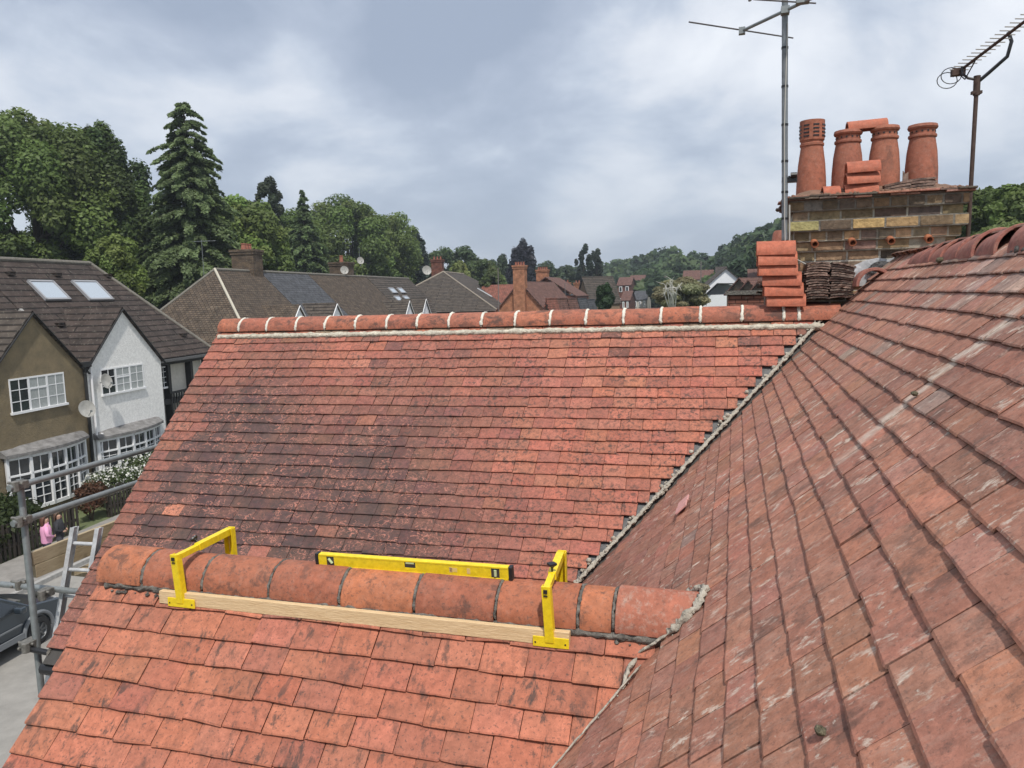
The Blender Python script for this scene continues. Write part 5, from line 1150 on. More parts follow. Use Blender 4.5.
# ================================================================== fences, planting, car, people
def picket(label, a0, a1, p, h=1.05, gapw=.17):
    g = G(); t_ = thing('picket_fence', label, 'fence', S(a0, p, PZ)); a = a0
    while a < a1: sbox(g, a, a + .085, p - .012, p + .012, PZ - .02, PZ + h + random.gauss(0, .012)); a += gapw
    g.build('pickets', M_fence, t_); g = G()
    for z_ in (.3, .8): sbox(g, a0, a1, p + .014, p + .06, PZ + z_, PZ + z_ + .09)
    g.build('rails', M_fence, t_); g = G(); a = a0
    while a < a1: sbox(g, a, a + .1, p + .062, p + .17, PZ - .05, PZ + h - .1); a += 2.2
    g.build('posts', M_fence, t_)
picket('dark picket fence in front of the brown house garden', 14.5, 21.4, 18.62)
picket('dark picket fence under the white flowering bush', 22.9, 27.2, 18.62)
g = G(); sbox(g, 29.0, 29.9, 18.55, 18.80, PZ - .02, PZ + 1.2); sbox(g, 27.25, 27.55, 18.55, 18.80, PZ - .02, PZ + 1.25)
tag(g.build('brick_pier', M_brick_r), 'low brick garden wall beside the dark picket fence', 'wall')
# leafy masses ------------------------------------------------------
def leaf_obj(name, pts, nrm, size, cols, m, parent=None, aspect=1.6):
    n = len(pts); cols = np.clip(cols * (1.6 if name in ('crown', 'woodland', 'undergrowth') else 1.15), 0, .85) * ([[1.03, .93, .92]] if name == 'crown' else 1.0); a = rng.normal(size=(n, 3)); nn = nrm + rng.normal(scale=.55, size=(n, 3)); nn /= np.linalg.norm(nn, axis=1)[:, None] + 1e-9
    t = np.cross(nn, a); t /= np.linalg.norm(t, axis=1)[:, None] + 1e-9; b = np.cross(nn, t)
    s_ = (size * rng.uniform(.6, 1.35, size=n))[:, None]
    q = np.stack([pts - t * s_ * aspect * .5, pts + b * s_ * .5 + nn * s_ * .12, pts + t * s_ * aspect * .5, pts - b * s_ * .5 + nn * s_ * .12], 1).reshape(-1, 3)
    me = bpy.data.meshes.new(name); me.vertices.add(4 * n); me.loops.add(4 * n); me.polygons.add(n)
    me.vertices.foreach_set('co', q.astype(np.float32).ravel()); me.loops.foreach_set('vertex_index', np.arange(4 * n, dtype=np.int32))
    me.polygons.foreach_set('loop_start', np.arange(0, 4 * n, 4, dtype=np.int32)); me.materials.append(m)
    at = me.attributes.new('col', 'FLOAT_COLOR', 'FACE'); at.data.foreach_set('color', np.concatenate([cols, np.ones((n, 1))], 1).astype(np.float32).ravel())
    me.update(calc_edges=True); o_ = bpy.data.objects.new(name, me); col.objects.link(o_); return par(o_, parent)
def clump_points(clumps, n, fill=.55):
    c = np.array([k[0] for k in clumps]); r = np.array([k[1] for k in clumps]); vol = r.prod(1) ** (2 / 3); idx = rng.choice(len(c), size=n, p=vol / vol.sum())
    d = rng.normal(size=(n, 3)); d /= np.linalg.norm(d, axis=1)[:, None]; rad = rng.uniform(fill, 1.08, size=n)[:, None]
    return c[idx] + d * rad * r[idx], d, idx
def leaf_cols(base, idx, nc, var=.22, lit=None, cv=.25):
    cl = rng.uniform(1 - cv, 1 + cv, size=(nc, 1)) * (1 + rng.normal(scale=.035, size=(nc, 3))); c = np.array(base)[None] * cl[idx] * rng.uniform(1 - var, 1 + var, size=(len(idx), 1)); return np.clip(c, .004, .5)
def trunk_g(base, top, r, clumps, nl=7, m=None):
    g = G(); base, top = Vector(base), Vector(top); g.tube([base, base.lerp(top, .4) + Vector((.1 * r, 0, 0)), base.lerp(top, .75), top], [r, r * .75, r * .5, r * .15], n=8)
    for k in range(nl):
        c = Vector(clumps[(k * 7) % len(clumps)][0]); s_ = base.lerp(top, .3 + .5 * k / nl); md = s_.lerp(c, .5) + Vector((0, 0, -.1 * (c - s_).length)); g.tube([s_, md, c], [r * .4, r * .25, r * .06], n=6)
    return g
def tree(label, x, y, ztop, rx, zbot, nleaf, size, color, ncl=46, k=1, name='tree', group='trees behind the street', ry=None, lean=0, cat='tree', cr=.30, zg=None, shape=1.0, gaps=.55, cv=.28, bark=None):
    kq = 3.4 if y < 56 else 2.4; nleaf = int(nleaf * kq); size *= .50 if y < 56 else .58; ncl = int(ncl * 1.25); zg = hgt(x, y) if zg is None else zg; ry = ry or rx; H_ = ztop - zbot; zc = (ztop + zbot) / 2; cl = []
    for i in range(ncl):
        k = (i + .5) / ncl; zf = 1 - 2 * k; th = i * 2.39996 + random.uniform(-.5, .5); rr = math.sqrt(max(0, 1 - zf * zf)) ** shape; q = random.uniform(.60, .97)
        c0 = (x + math.cos(th) * rr * rx * q, y + math.sin(th) * rr * ry * q, zc + zf * H_ / 2 * random.uniform(.72, .95)); s_ = random.uniform(.55, 1.3) * cr
        cl.append((c0, (rx * s_, ry * s_, H_ * .5 * s_ * random.uniform(.6, .85))))
    p, d, idx = clump_points(cl, nleaf, gaps); t_ = thing(name, label, cat, (x, y, zg), group)
    leaf_obj('crown', p, d + np.array([0, 0, .5]), size, leaf_cols(color, idx, len(cl), cv=cv), M_leaf, t_)
    trunk_g((x, y, zg), (x + lean, y, zc + H_ * .2), max(.12, rx * .07), cl).build('trunk', bark or M_bark, t_, smooth=True); return t_
def conifer(label, x, y, ztop, rb, zbot, nlev, color, seed=0, group='trees behind the street', ppb=70, size=.28, name='conifer', droop=.28, pw=.8):
    zg = hgt(x, y); t_ = thing(name, label, 'tree', (x, y, zg), group); P = []; Nn = []; C = []; g = G(); g.tube([(x, y, zg), (x, y, (zg + ztop) / 2), (x, y, ztop)], [rb * .075, rb * .05, .03], n=8); rs = random.Random(seed)
    for l in range(nlev):
        f = (l + .5) / nlev; z0 = ztop - (ztop - zbot) * f; Lr = rb * f ** pw * rs.uniform(.82, 1.12); nb = 7 + int(7 * f)
        for k in range(nb):
            th = 6.283 * (k + rs.random() * .8) / nb; Lb = Lr * rs.uniform(.62, 1.12); dr = Vector((math.cos(th), math.sin(th), 0)); sd = Vector((-math.sin(th), math.cos(th), 0)); n = int(ppb * (.25 + f)); z1 = z0 + rs.uniform(-.3, .3); br = rs.uniform(.75, 1.25)
            tt = rng.uniform(.12, 1.0, n) ** .75; wv = (1 - tt) * .5 + .12; s_ = rng.uniform(-1, 1, n) * wv * Lb * .42; zz_ = z1 + Lb * (.16 * tt - droop * 1.6 * tt ** 2.0) - np.abs(s_) * .28 - rng.random(n) ** 2 * .30 * (.4 + f)
            pp = np.outer(tt * Lb, np.array(dr)) + np.outer(s_, np.array(sd)); pp[:, 0] += x; pp[:, 1] += y; pp[:, 2] = zz_; P.append(pp); Nn.append(np.tile([0, 0, 1.0], (n, 1)) + np.outer(tt, np.array(dr)) * .6)
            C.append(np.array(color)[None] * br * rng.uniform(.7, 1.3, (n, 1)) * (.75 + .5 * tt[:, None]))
            if l % 2 == 0: g.tube([(x, y, z1 - .02), Vector((x, y, z1)) + dr * Lb * .5 + Vector((0, 0, -.02 * Lb)), Vector((x, y, z1)) + dr * Lb * .9 + Vector((0, 0, Lb * (.14 - droop * 1.3)))], [.05, .035, .01], n=4)
    leaf_obj('crown', np.concatenate(P), np.concatenate(Nn), size, np.clip(np.concatenate(C), .004, .4), M_leaf, t_, aspect=1.9); g.build('trunk', M_bark, t_, smooth=True); return t_
GRD, GRM, GRL = (.075, .115, .032), (.10, .155, .042), (.14, .20, .055)
# hedge, bushes in the gardens opposite
def bush(label, a, p, z0, ra, rp, rz, nleaf, size, color, name='bush', flowers=0, cat='bush', ncl=16):
    c = S(a, p, z0); cl = []
    for i in range(ncl):
        th = random.uniform(0, 6.28); zf = random.uniform(-.3, .8); q = math.sqrt(1 - min(.9, abs(zf)) ** 2) * random.uniform(.3, .75); cc = c + SD * math.cos(th) * ra * q + SP * math.sin(th) * rp * q + Vector((0, 0, rz + zf * rz * .7)); cl.append((tuple(cc), (ra * .38, ra * .38 if ra < rp * 2 else rp * .6, rz * .42)))
    pts, d, idx = clump_points(cl, nleaf, .3); t_ = thing(name, label, cat, c)
    leaf_obj('leaves', pts, d, size, leaf_cols(color, idx, len(cl)), M_leaf, t_)
    g = G()
    for i in range(5): g.tube([c + Vector((random.uniform(-.1, .1), 0, -.1)), Vector(cl[i][0])], [.03, .008], n=5)
    g.build('stems', M_bark, t_)
    if flowers:
        pts, d, idx = clump_points(cl, flowers, 1.0); keep = d[:, 2] > -.35; pts = pts[keep] + d[keep] * .05; leaf_obj('flowers', pts, d[keep], size * 1.0, np.tile([[.78, .78, .70]], (len(pts), 1)) * rng.uniform(.8, 1.05, (len(pts), 1)), M_leaf, t_, aspect=1.0)
    return t_
bush('white flowering bush spilling over the dark picket fence', 24.6, 19.3, PZ, 2.1, .8, .85, 5200, .075, (.07, .10, .035), 'flowering_bush', 2600)
bush('dark green hedge under the white house bay window', 28.0, 19.6, PZ, 1.6, .8, .80, 6500, .09, (.045, .085, .022), 'hedge', cat='hedge')
bush('second clump of green hedge at the far end of the white house garden', 31.0, 19.8, PZ, 1.9, .8, .9, 6500, .09, (.05, .09, .025), 'hedge', cat='hedge')
bush('tall dark bush at the left edge against the brown house', 19.3, 19.7, PZ, 1.7, 1.0, .85, 7500, .09, (.04, .055, .018), ncl=22)
bush('loose olive green bush behind the left picket fence', 17.6, 19.3, PZ, 1.5, .6, .75, 5500, .08, (.06, .075, .025))
bush('small reddish leaved shrub behind the children', 22.6, 19.2, PZ, .7, .5, .65, 2200, .08, (.12, .06, .035))
# ---- car
ct = thing('parked_car', 'dark blue grey hatchback parked by the kerb, half out of frame on the left', 'car', S(11.0, 13.9, GZ))
CA1 = 14.75; CLn = 4.1
M_car = mat('car_paint', (.035, .048, .062), .28, .35, coat=.8); M_clad = mat('car_cladding', (.15, .16, .17), .6); M_tyre = mat('tyre', (.015, .015, .016), .85); M_rim = mat('rim', (.12, .125, .13), .4, .5)
prof = [(0, .30), (.02, .62), (.10, .80), (.95, .97), (1.62, 1.42), (2.05, 1.50), (3.1, 1.49), (3.75, 1.25), (4.05, .95), (4.1, .55), (4.06, .30)]
def carpt(l, w_, z_): return S(CA1 - l, 14.28 + w_, GZ + .02 + z_)
g = G(); secs = [(-.84, .0, 0), (-.86, .5, 1), (.86, .5, 1), (.84, 0, 0)]
def inset(z_): return .84 if z_ < .98 else .84 - (z_ - .98) * .42
nP = len(prof); vs = [carpt(l, -inset(z_), z_) for l, z_ in prof] + [carpt(l, inset(z_), z_) for l, z_ in prof]
mid = [carpt(l, -inset(z_) * .45, z_ + .035) for l, z_ in prof] + [carpt(l, inset(z_) * .45, z_ + .035) for l, z_ in prof]
vs += mid; fs = [tuple(range(nP))[::-1], tuple(range(nP, 2 * nP))]
for i in range(nP - 1): fs += [(i, i + 1, 2 * nP + i + 1, 2 * nP + i), (2 * nP + i, 2 * nP + i + 1, 3 * nP + i + 1, 3 * nP + i), (3 * nP + i, 3 * nP + i + 1, nP + i + 1, nP + i)]
g.add(vs, fs); body = g.build('body', M_car, ct, smooth=True, bevel=.03)
g = G()
def side_quad(pts, off=.006, t_=.012): g.slab([carpt(l, -inset(z_) - off, z_) for l, z_ in pts], t_); 
side_quad([(1.15, 1.00), (2.02, 1.00), (2.02, 1.40), (1.68, 1.36)]); side_quad([(2.10, 1.00), (2.95, 1.00), (2.95, 1.40), (2.10, 1.41)]); side_quad([(3.02, 1.00), (3.55, 1.02), (3.40, 1.27), (3.02, 1.39)])
g.slab([carpt(1.00, -.72, 1.015), carpt(1.00, .72, 1.015), carpt(1.58, .62, 1.41), carpt(1.58, -.62, 1.41)], .012); g.build('glass', M_glass, ct)
g = G(); g.box(carpt(2.08, -.885, .40), (1.7, .04, .12), ax=DP); g.box(carpt(2.08, -.875, .66), (1.7, .03, .03), ax=DP)
for wl in (.80, 3.35):
    pts = [carpt(wl + .40 * math.cos(a), -.87, .33 + .40 * math.sin(a)) for a in [math.pi * k / 14 for k in range(15)]]; g.tube(pts, .045, n=8)
g.build('cladding', M_clad, ct, smooth=True)
g = G(); g.box(carpt(.28, -.62, .76), (.34, .34, .12), ax=DP); g.build('headlight', mat('lamp_lens', (.5, .52, .55), .1), ct, bevel=.03)
g = G(); g.box(carpt(1.35, -.98, 1.03), (.16, .22, .14), ax=DP); g.build('wing_mirror', M_car, ct, bevel=.04)
for wl in (.80, 3.35):
    for sg in (-1, 1):
        c_ = carpt(wl, sg * .80, .315); q_ = SP * sg; tm = q_.to_track_quat('Z', 'Y').to_matrix()
        g = G(); g.lathe(c_, [(.19, .10), (.26, .105), (.31, .09), (.325, .04), (.325, -.08), (.30, -.10)], n=28, tilt=tm); wo = g.build('wheel', M_tyre, ct, smooth=True)
        g = G(); g.lathe(c_, [(0, .07), (.05, .075), (.06, .06), (.17, .055), (.195, .10), (.20, .10), (.20, -.05)], n=24, tilt=tm)
        for k_ in range(7):
            a = 6.283 * k_ / 7; dv = tm @ Vector((math.cos(a), math.sin(a), 0)); g.box(c_ + dv * .11 + q_ * .075, (.14, .035, .03), ax=(dv, q_.cross(dv), q_))
        g.build('rim', M_rim, wo)
# ---- two children on the pavement
def person(label, a, p, h, top_c, hair_c, leg_c, yaw, arm='down', clothes='hoodie'):
    base = S(a, p, PZ); t_ = thing('person', label, 'person', base); rm3 = Matrix.Rotation(yaw, 3, 'Z'); k = h / 1.7
    W_ = lambda x, y, z: base + rm3 @ Vector((x * k, y * k, 0)) + Vector((0, 0, z * k))
    J = []; E_ = []; RR = []
    def j(x, y, z, r, pr=None):
        J.append(W_(x, y, z)); RR.append(r * k)
        if pr is not None: E_.append((pr, len(J) - 1))
        return len(J) - 1
    pel = j(0, 0, .92, .13); wst = j(0, 0, 1.08, .12, pel); chs = j(0, .01, 1.28, .145, wst); nk = j(0, 0, 1.43, .055, chs); hd = j(0, .02, 1.52, .06, nk); hc = j(0, .02, 1.60, .095, hd); j(0, .0, 1.66, .085, hc)
    for sg in (-1, 1):
        hp = j(sg * .09, 0, .86, .095, pel); kn = j(sg * .10, .03 + .05 * sg, .48, .065, hp); an = j(sg * .10, 0 + .03 * sg, .09, .042, kn); j(sg * .11, .13 + .03 * sg, .035, .035, an)
        sh = j(sg * .17, 0, 1.36, .06, chs)
        if arm == 'raised' and sg == 1: el = j(sg * .36, .06, 1.20, .045, sh); wr = j(sg * .44, .12, 1.42, .03, el); hdp = j(sg * .45, .13, 1.49, .026, wr); fd = Vector((0, .1, 1))
        else: el = j(sg * .25, -.01, 1.12, .045, sh); wr = j(sg * .16, .19, 1.02, .03, el); hdp = j(sg * .11, .23, 1.01, .026, wr); fd = Vector((-sg, .4, 0))
        for q in range(4):
            o_ = (q - 1.5) * .02; b_ = j(J and (sg * (.45 if (arm == 'raised' and sg == 1) else .11) + (o_ if arm == 'raised' and sg == 1 else 0)), (.13 if arm == 'raised' and sg == 1 else .23), (1.50 if arm == 'raised' and sg == 1 else 1.01 + o_), .009, hdp)
            fl = .06 + .01 * (q in (1, 2)); x0 = sg * (.45 if (arm == 'raised' and sg == 1) else .11) + (o_ if arm == 'raised' and sg == 1 else 0); 
            j(x0 + fd.x * fl, (.13 if arm == 'raised' and sg == 1 else .23) + fd.y * fl, (1.50 if arm == 'raised' and sg == 1 else 1.01 + o_) + fd.z * fl, .008, b_)
    me = bpy.data.meshes.new('body'); me.from_pydata(J, E_, []); o_ = bpy.data.objects.new('body', me); col.objects.link(o_); sk = o_.modifiers.new('skin', 'SKIN')
    me.skin_vertices[0].use_root = False if False else True
    for i, r in enumerate(RR): me.skin_vertices[0].data[i].radius = (r, r) if False else (r, r)
    return t_, o_, W_, k
def make_person(label, a, p, h, top_c, hair_c, leg_c, yaw, arm):
    base = S(a, p, PZ); t_ = thing('person', label, 'person', base); rm3 = Matrix.Rotation(yaw, 3, 'Z'); k = h / 1.7
    W_ = lambda x, y, z: base + rm3 @ Vector((x * k, y * k, 0)) + Vector((0, 0, z * k))
    V = []; E_ = []; RR = []
    def j(x, y, z, r, pr=None):
        V.append(W_(x, y, z)); RR.append(r * k)
        if pr is not None: E_.append((pr, len(V) - 1))
        return len(V) - 1
    pel = j(0, 0, .92, .125); wst = j(0, 0, 1.08, .115, pel); chs = j(0, .0, 1.28, .13, wst); nk = j(0, 0, 1.44, .05, chs); hc = j(0, .02, 1.54, .085, nk); j(0, .01, 1.63, .085, hc)
    for sg in (-1, 1):
        hp = j(sg * .09, 0, .84, .09, pel); kn = j(sg * .10, .04 * sg, .48, .06, hp); an = j(sg * .10, .03 * sg - .02, .09, .04, kn); j(sg * .11, .12 + .03 * sg, .03, .03, an)
        sh = j(sg * .18, 0, 1.37, .055, chs); up_ = arm == 'raised' and sg == -1
        if up_: el = j(sg * .38, .06, 1.22, .043, sh); wr = j(sg * .50, .12, 1.38, .03, el); hx = (sg * .52, .13, 1.43); fd = (sg * .2, .1, 1)
        else: el = j(sg * .27, -.01, 1.13, .043, sh); wr = j(sg * .18, .19, 1.04, .03, el); hx = (sg * .13, .22, 1.03); fd = (-sg, .35, 0)
        pm = j(*hx, .028, wr)
        for q in range(5):
            o_ = (q - 2) * .018; b = (hx[0] + (o_ if up_ else 0), hx[1], hx[2] + (0 if up_ else o_)); fl = (.035, .06, .068, .062, .048)[q]; th = .5 if q == 0 else 0
            f1 = j(b[0] + fd[0] * fl * .6, b[1] + fd[1] * fl * .6 + th * .02, b[2] + fd[2] * fl * .6 + (0 if up_ else th * .03), .0085, pm); j(b[0] + fd[0] * fl * 1.1, b[1] + fd[1] * fl * 1.1 + .015, b[2] + fd[2] * fl * 1.1, .007, f1)
    me = bpy.data.meshes.new('body'); me.from_pydata(V, E_, []); o_ = bpy.data.objects.new('body', me); col.objects.link(o_)
    o_.modifiers.new('skin', 'SKIN'); sv = me.skin_vertices[0].data if me.skin_vertices else None
    if sv is None:
        bpy.context.view_layer.objects.active = o_; sv = me.skin_vertices[0].data
    for i, r in enumerate(RR): sv[i].radius = (r, r)
    sv[0].use_root = True; ss_ = o_.modifiers.new('sub', 'SUBSURF'); ss_.levels = ss_.render_levels = 1
    me.materials.append(mat('skin', (.50, .30, .21), .6)); par(o_, t_)
    # clothes as close shells
    def shell(name, secs, c, rough=.9):
        g = G(); n = 16; vs = []
        for (x, y, z, rx, ry) in secs:
            rx *= 1.15; ry *= 1.1
            for q in range(n): a_ = 6.283 * q / n; vs.append(W_(x + math.cos(a_) * rx * (1 + .03 * math.sin(3 * a_ + z * 20)), y + math.sin(a_) * ry, z))
        g.add(vs, [(i * n + q, i * n + (q + 1) % n, (i + 1) * n + (q + 1) % n, (i + 1) * n + q) for i in range(len(secs) - 1) for q in range(n)]); return g.build(name, mat(name + '_' + label.split()[3], c, rough), t_, smooth='all')
    shell('top', [(0, 0, .84, .165, .135), (0, 0, .90, .175, .145), (0, 0, 1.05, .165, .14), (0, 0, 1.25, .185, .15), (0, 0, 1.38, .17, .12), (0, 0, 1.45, .075, .07), (0, 0, 1.47, .06, .06)], top_c)
    for sg in (-1, 1):
        up_ = arm == 'raised' and sg == -1; g = G()
        pts = [W_(sg * .15, 0, 1.38), W_(sg * .38, .06, 1.22) if up_ else W_(sg * .27, -.01, 1.13), W_(sg * .49, .11, 1.36) if up_ else W_(sg * .19, .17, 1.045)]
        g.tube(pts, [.075 * k, .06 * k, .045 * k], n=12); g.build('sleeve', mat('top_' + label.split()[3], top_c, .9), t_, smooth='all')
        g = G(); g.tube([W_(sg * .085, 0, .88), W_(sg * .10, .04 * sg, .48), W_(sg * .10, .03 * sg - .02, .12)], [.105 * k, .075 * k, .06 * k], n=12); g.build('trouser_leg', mat('leg_' + label.split()[3], leg_c, .9), t_, smooth='all')
        g = G(); g.lathe(W_(sg * .105, .05 + .03 * sg, .0), [(.0, .0), (.07 * k, 0), (.075 * k, .04 * k), (.045 * k, .10 * k), (0, .10 * k)], n=12); g.build('shoe', mat('shoe_dark', (.08, .07, .08), .7), t_, smooth='all')
    g = G(); vs = []; n = 14
    secs = [(0, -.01, 1.71, .03, .03), (0, -.01, 1.695, .075, .085), (0, -.02, 1.64, .108, .115), (0, -.035, 1.56, .115, .105), (0, -.05, 1.45, .12, .085), (0, -.06, 1.32, .12, .06), (0, -.06, 1.22, .08, .04)]
    for (x, y, z, rx, ry) in secs:
        for q in range(n): a_ = 6.283 * q / n; fr = math.sin(a_) > .35 and z < 1.66; vs.append(W_(x + math.cos(a_) * rx, y + math.sin(a_) * ry * (.15 if fr else 1) - (.03 if fr else 0), z))
    g.add(vs, [(i * n + q, i * n + (q + 1) % n, (i + 1) * n + (q + 1) % n, (i + 1) * n + q) for i in range(len(secs) - 1) for q in range(n)]); g.build('hair', mat('hair_' + label.split()[3], hair_c, .6), t_, smooth='all')
    g = G()
    for sg in (-1, 1): g.lathe(W_(sg * .035, .100, 1.585), [(0, -.008), (.010 * k, 0), (0, .008)], n=6)
    g.build('eyes', M_black, t_)
    g = G(); g.lathe(W_(0, .108, 1.555), [(0, -.02 * k), (.014 * k, -.01 * k), (.008 * k, .02 * k), (0, .03 * k)], n=8); g.box(W_(0, .098, 1.515), (.04 * k, .01 * k, .01 * k)); g.build('nose_and_mouth', mat('lips', (.42, .20, .16), .6), t_)
make_person('child in a pink hoodie with long auburn hair reaching out one arm on the pavement', 18.05, 16.80, 1.50, (.72, .33, .50), (.10, .035, .02), (.03, .03, .05), R(-35), 'raised')
make_person('child in a dark top with brown hair standing just behind the pink hoodie', 18.75, 17.0, 1.40, (.03, .03, .035), (.09, .05, .03), (.04, .04, .05), R(-60), 'down')

# ================================================================== trees
def tat(u, vt, Y_): p = onY(u, vt, Y_); return p.x, p.z
def mktree(label, u, vt, wpx, vb, Y_, n, size, color, **kw):
    x_, zt = tat(u, vt, Y_); zb = onY(u, vb, Y_).z; d_ = (Vector((x_, Y_, 0)).length); rx = wpx / 2 * (x_ * -.2812 + Y_ * .9524 - (zt + zb) / 2 * .118) / 758; return tree(label, x_, Y_, zt, rx, zb, n, size, color, **kw)
mktree('huge dark broadleaf tree filling the left edge above the roofs', 24, 110, 160, 325, 44, 34000, .40, GRD, ncl=90, cr=.25)
mktree('big rounded dark tree just left of the tall conifer', 96, 124, 84, 322, 47, 20000, .38, (.046, .078, .024), ncl=60, cr=.27)
mktree('low yellow green tree peeping over the dark roof ridge', 112, 236, 52, 318, 40, 6000, .30, (.095, .14, .035), ncl=26, cr=.34)
mktree('deep green undergrowth tree between the left tree and the conifer', 150, 205, 60, 330, 50, 8000, .36, (.038, .062, .02), ncl=26, cr=.34)
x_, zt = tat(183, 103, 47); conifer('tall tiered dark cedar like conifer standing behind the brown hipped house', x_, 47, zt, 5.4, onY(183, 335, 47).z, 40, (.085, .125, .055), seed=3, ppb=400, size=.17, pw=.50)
mktree('bright green broadleaf tree right of the tall conifer', 243, 196, 84, 315, 58, 15000, .42, GRM, ncl=50)
mktree('pale green leafy tree behind the stout brick chimney', 290, 214, 80, 300, 84, 12000, .42, (.085, .13, .035), ncl=44)
mktree('sparse dark tree crown poking above the green trees', 266, 181, 34, 250, 78, 3200, .42, (.030, .045, .022), ncl=18, cr=.30, gaps=.4)
x_, zt = tat(302, 191, 76); conifer('small dark conifer tip between the broadleaf trees', x_, 76, zt, 3.2, onY(302, 275, 76).z, 14, (.07, .11, .045), seed=8, ppb=90, size=.28)
mktree('wide mid green tree behind the slate roofed house', 345, 199, 96, 300, 96, 20000, .45, (.08, .125, .033), ncl=60, cr=.27)
mktree('green tree with upswept twigs near the satellite dish', 385, 212, 66, 296, 104, 12000, .40, (.085, .13, .036), ncl=40, shape=.8)
mktree('dark blue green pine standing alone over the grey tiled roof', 412, 231, 26, 300, 112, 2600, .6, (.028, .045, .035), ncl=18, cr=.34, gaps=.4)
for i, (u_, vt, w_, Y_, c_, lab) in enumerate(((440, 249, 40, 125, (.055, .085, .035), 'soft green tree right of the lone pine'), (464, 247, 34, 118, (.04, .065, .03), 'dark rounded tree over the hipped house roof'), (458, 262, 22, 102, (.17, .22, .07), 'small bright lime green round tree behind the brick chimney'),
        (482, 258, 34, 110, (.06, .09, .035), 'green tree behind the far end of the hipped roof'), (500, 256, 24, 150, (.04, .065, .032), 'distant dark green tree left of the purple tree'), (521, 243, 27, 140, (.020, .022, .030), 'dark purple leaved tree above the tall orange stack'),
        (545, 262, 34, 160, (.045, .07, .035), 'distant tree right of the purple tree'), (566, 266, 26, 170, (.04, .065, .032), 'small distant tree over the brick stacks'), (493, 270, 26, 90, (.075, .11, .04), 'light green tree at the end of the hipped roof'))):
    mktree(lab, u_, vt, w_, 300, Y_, 3600, .6 if Y_ > 115 else .45, c_, ncl=24, cr=.32, gaps=.35)
mktree('tall airy dark tree with a forked top rising over the tan building', 583, 244, 17, 300, 150, 1500, .7, (.026, .042, .028), ncl=12, cr=.36, gaps=.3)
mktree('second stem of the airy dark tree group, leaning right', 596, 248, 15, 290, 151, 1000, .7, (.028, .045, .03), ncl=9, cr=.34, gaps=.3)
mktree('round dark evergreen in front of the tan building', 605, 283, 17, 312, 62, 4200, .22, (.022, .045, .018), ncl=20, cr=.42)
mktree('grey green birch with pale bare branches, left of the white gable', 681, 279, 54, 312, 52, 7000, .22, (.15, .16, .085), ncl=34, cr=.30, bark=M_birch)
g = G(); x_, zt = tat(672, 274, 51.0)
for i in range(9):
    b_ = Vector((x_ + random.uniform(-.3, .3), 50.3, zt - 2.2)); tx = random.uniform(-1.1, .8); p1 = b_ + Vector((tx * .4, -.5, random.uniform(.8, 1.2))); p2 = p1 + Vector((random.uniform(-.35, .35), -.2, random.uniform(.3, .9))); g.tube([b_, p1, p2, p2 + Vector((random.uniform(-.5, .5), -.1, random.uniform(-.5, .4)))], [.045, .035, .022, .008], n=5)
    g.tube([p1, p1 + Vector((random.uniform(-.5, .5), -.1, .4)), p1 + Vector((random.uniform(-.9, .9), -.2, random.uniform(-.2, .7)))], [.025, .018, .007], n=5)
par(g.build('bare_branches', M_birch), [o for o in bpy.data.objects if 'grey green birch' in o.get('label', '')][0])
mktree('leafy tree on the hillside just right of the chimney', 985, 190, 60, 262, 46, 9000, .34, (.07, .11, .03), ncl=40)
mktree('green tree filling the right edge above the main ridge', 1030, 182, 74, 262, 44, 11000, .34, (.075, .115, .032), ncl=46)
mktree('small tree crown touching the rusty aerial pole', 957, 214, 34, 262, 50, 4500, .32, (.06, .095, .03), ncl=22)
mktree('low yellowish tree under the right edge trees', 1010, 222, 60, 270, 40, 6000, .28, (.10, .14, .045), ncl=28)
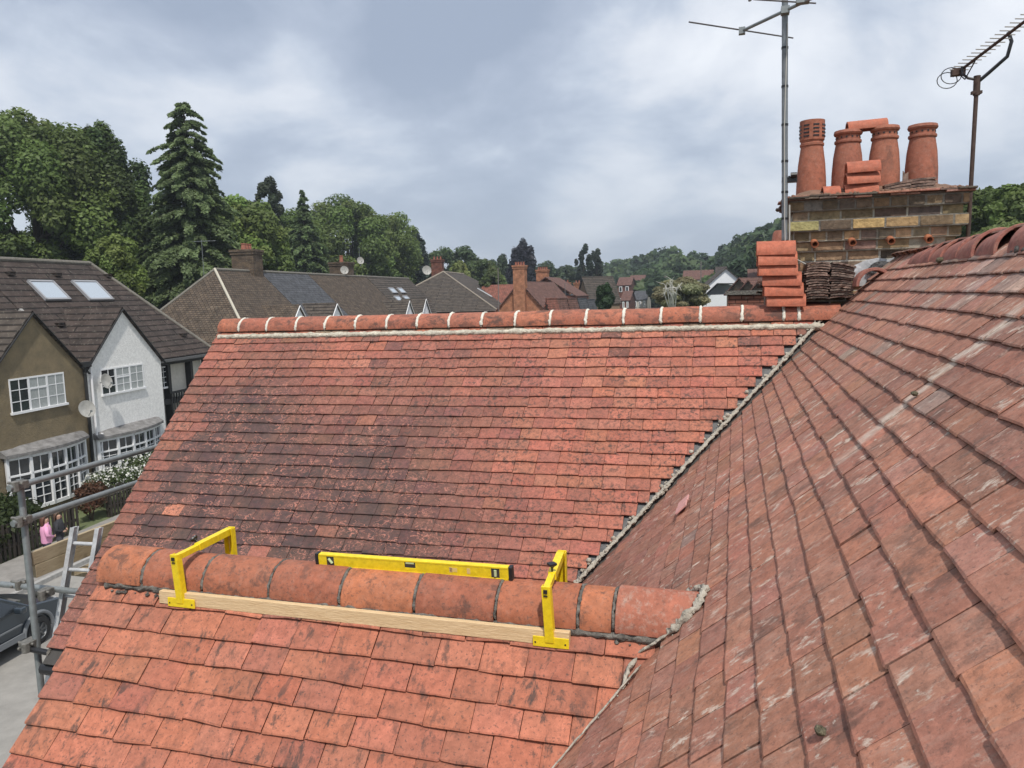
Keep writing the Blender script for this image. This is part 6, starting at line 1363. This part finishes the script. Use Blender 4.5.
# far wooded hill: one mass of crowns
P = []; Dn = []; Cc = []
line = [(412, 262), (430, 262), (560, 270), (575, 268), (600, 267), (615, 259), (632, 254), (650, 251), (662, 257), (676, 247), (692, 257), (706, 254), (725, 248), (738, 241), (752, 232), (768, 223), (785, 217), (800, 214)]
for (u_, v_), nxt in zip(line[:-1], line[1:]):
    for k_ in range(4):
        f_ = k_ / 4; u = u_ + (nxt[0] - u_) * f_ + random.uniform(-2, 2); v = v_ + (nxt[1] - v_) * f_ + random.uniform(-1, 4)
        for rank in range(4):
            Yt = (330 - (u - 560) * .62 if u > 560 else 330) - rank * 32 + random.uniform(-8, 8); vv = v + rank * 9 + random.uniform(-2, 2); q = onY(u + random.uniform(-6, 6), min(vv, 288), Yt); sc_ = Yt / 758; rr = random.uniform(8, 15) * sc_
            n = 330; d = rng.normal(size=(n, 3)); d /= np.linalg.norm(d, axis=1)[:, None]; cl = np.array([q.x, Yt, q.z - rr * .9]) + rng.normal(scale=rr * .38, size=(7, 3)) * [1, 1, .6]; idx = rng.integers(0, 7, n)
            P.append(cl[idx] + d * rr * rng.uniform(.35, .6, (n, 1))); Dn.append(d + [0, 0, .4]); base = np.array(random.choice([(.04, .065, .028), (.05, .08, .03), (.033, .055, .026), (.062, .09, .034)])) * random.uniform(.8, 1.15); Cc.append(base[None] * rng.uniform(.7, 1.3, (n, 1)))
o_ = leaf_obj('woodland', np.concatenate(P), np.concatenate(Dn), 1.5, np.concatenate(Cc), M_leaf, None, aspect=1.2); tag(o_, 'far wooded hillside rising behind the town towards the chimney', 'woodland', None, 'stuff')
P = []; Dn = []; Cc = []
for i in range(90):
    x_ = random.uniform(-120, -38); y_ = random.uniform(44, 110) if random.random() < .8 else random.uniform(20, 44); z_ = hgt(x_, y_) + random.uniform(1, 4.0); rr = random.uniform(3, 5); n = 260; d = rng.normal(size=(n, 3)); d /= np.linalg.norm(d, axis=1)[:, None]
    P.append(np.array([x_, y_, z_]) + d * rr * rng.uniform(.7, 1.05, (n, 1))); Dn.append(d); Cc.append(np.array([[.045, .075, .026]]) * rng.uniform(.6, 1.3, (n, 1)))
o_ = leaf_obj('undergrowth', np.concatenate(P), np.concatenate(Dn), .95, np.concatenate(Cc), M_leaf, None); tag(o_, 'dense low greenery behind the row of houses on the left', 'undergrowth', None, 'stuff')

# the air: far things fade a little
g = G(); g.bx(-950, 950, -160, 1420, GZ - 1.6, 75)
hm = bpy.data.materials.new('haze_air'); hm.use_nodes = True; nt = hm.node_tree
for n_ in list(nt.nodes):
    if n_.type != 'OUTPUT_MATERIAL': nt.nodes.remove(n_)
pv = nt.nodes.new('ShaderNodeVolumePrincipled'); pv.inputs['Color'].default_value = (.80, .87, .95, 1); pv.inputs['Density'].default_value = .0006; pv.inputs['Anisotropy'].default_value = .3
nt.links.new(pv.outputs[0], nt.nodes['Material Output'].inputs['Volume'])
tag(g.build('haze', hm), kind='stuff')
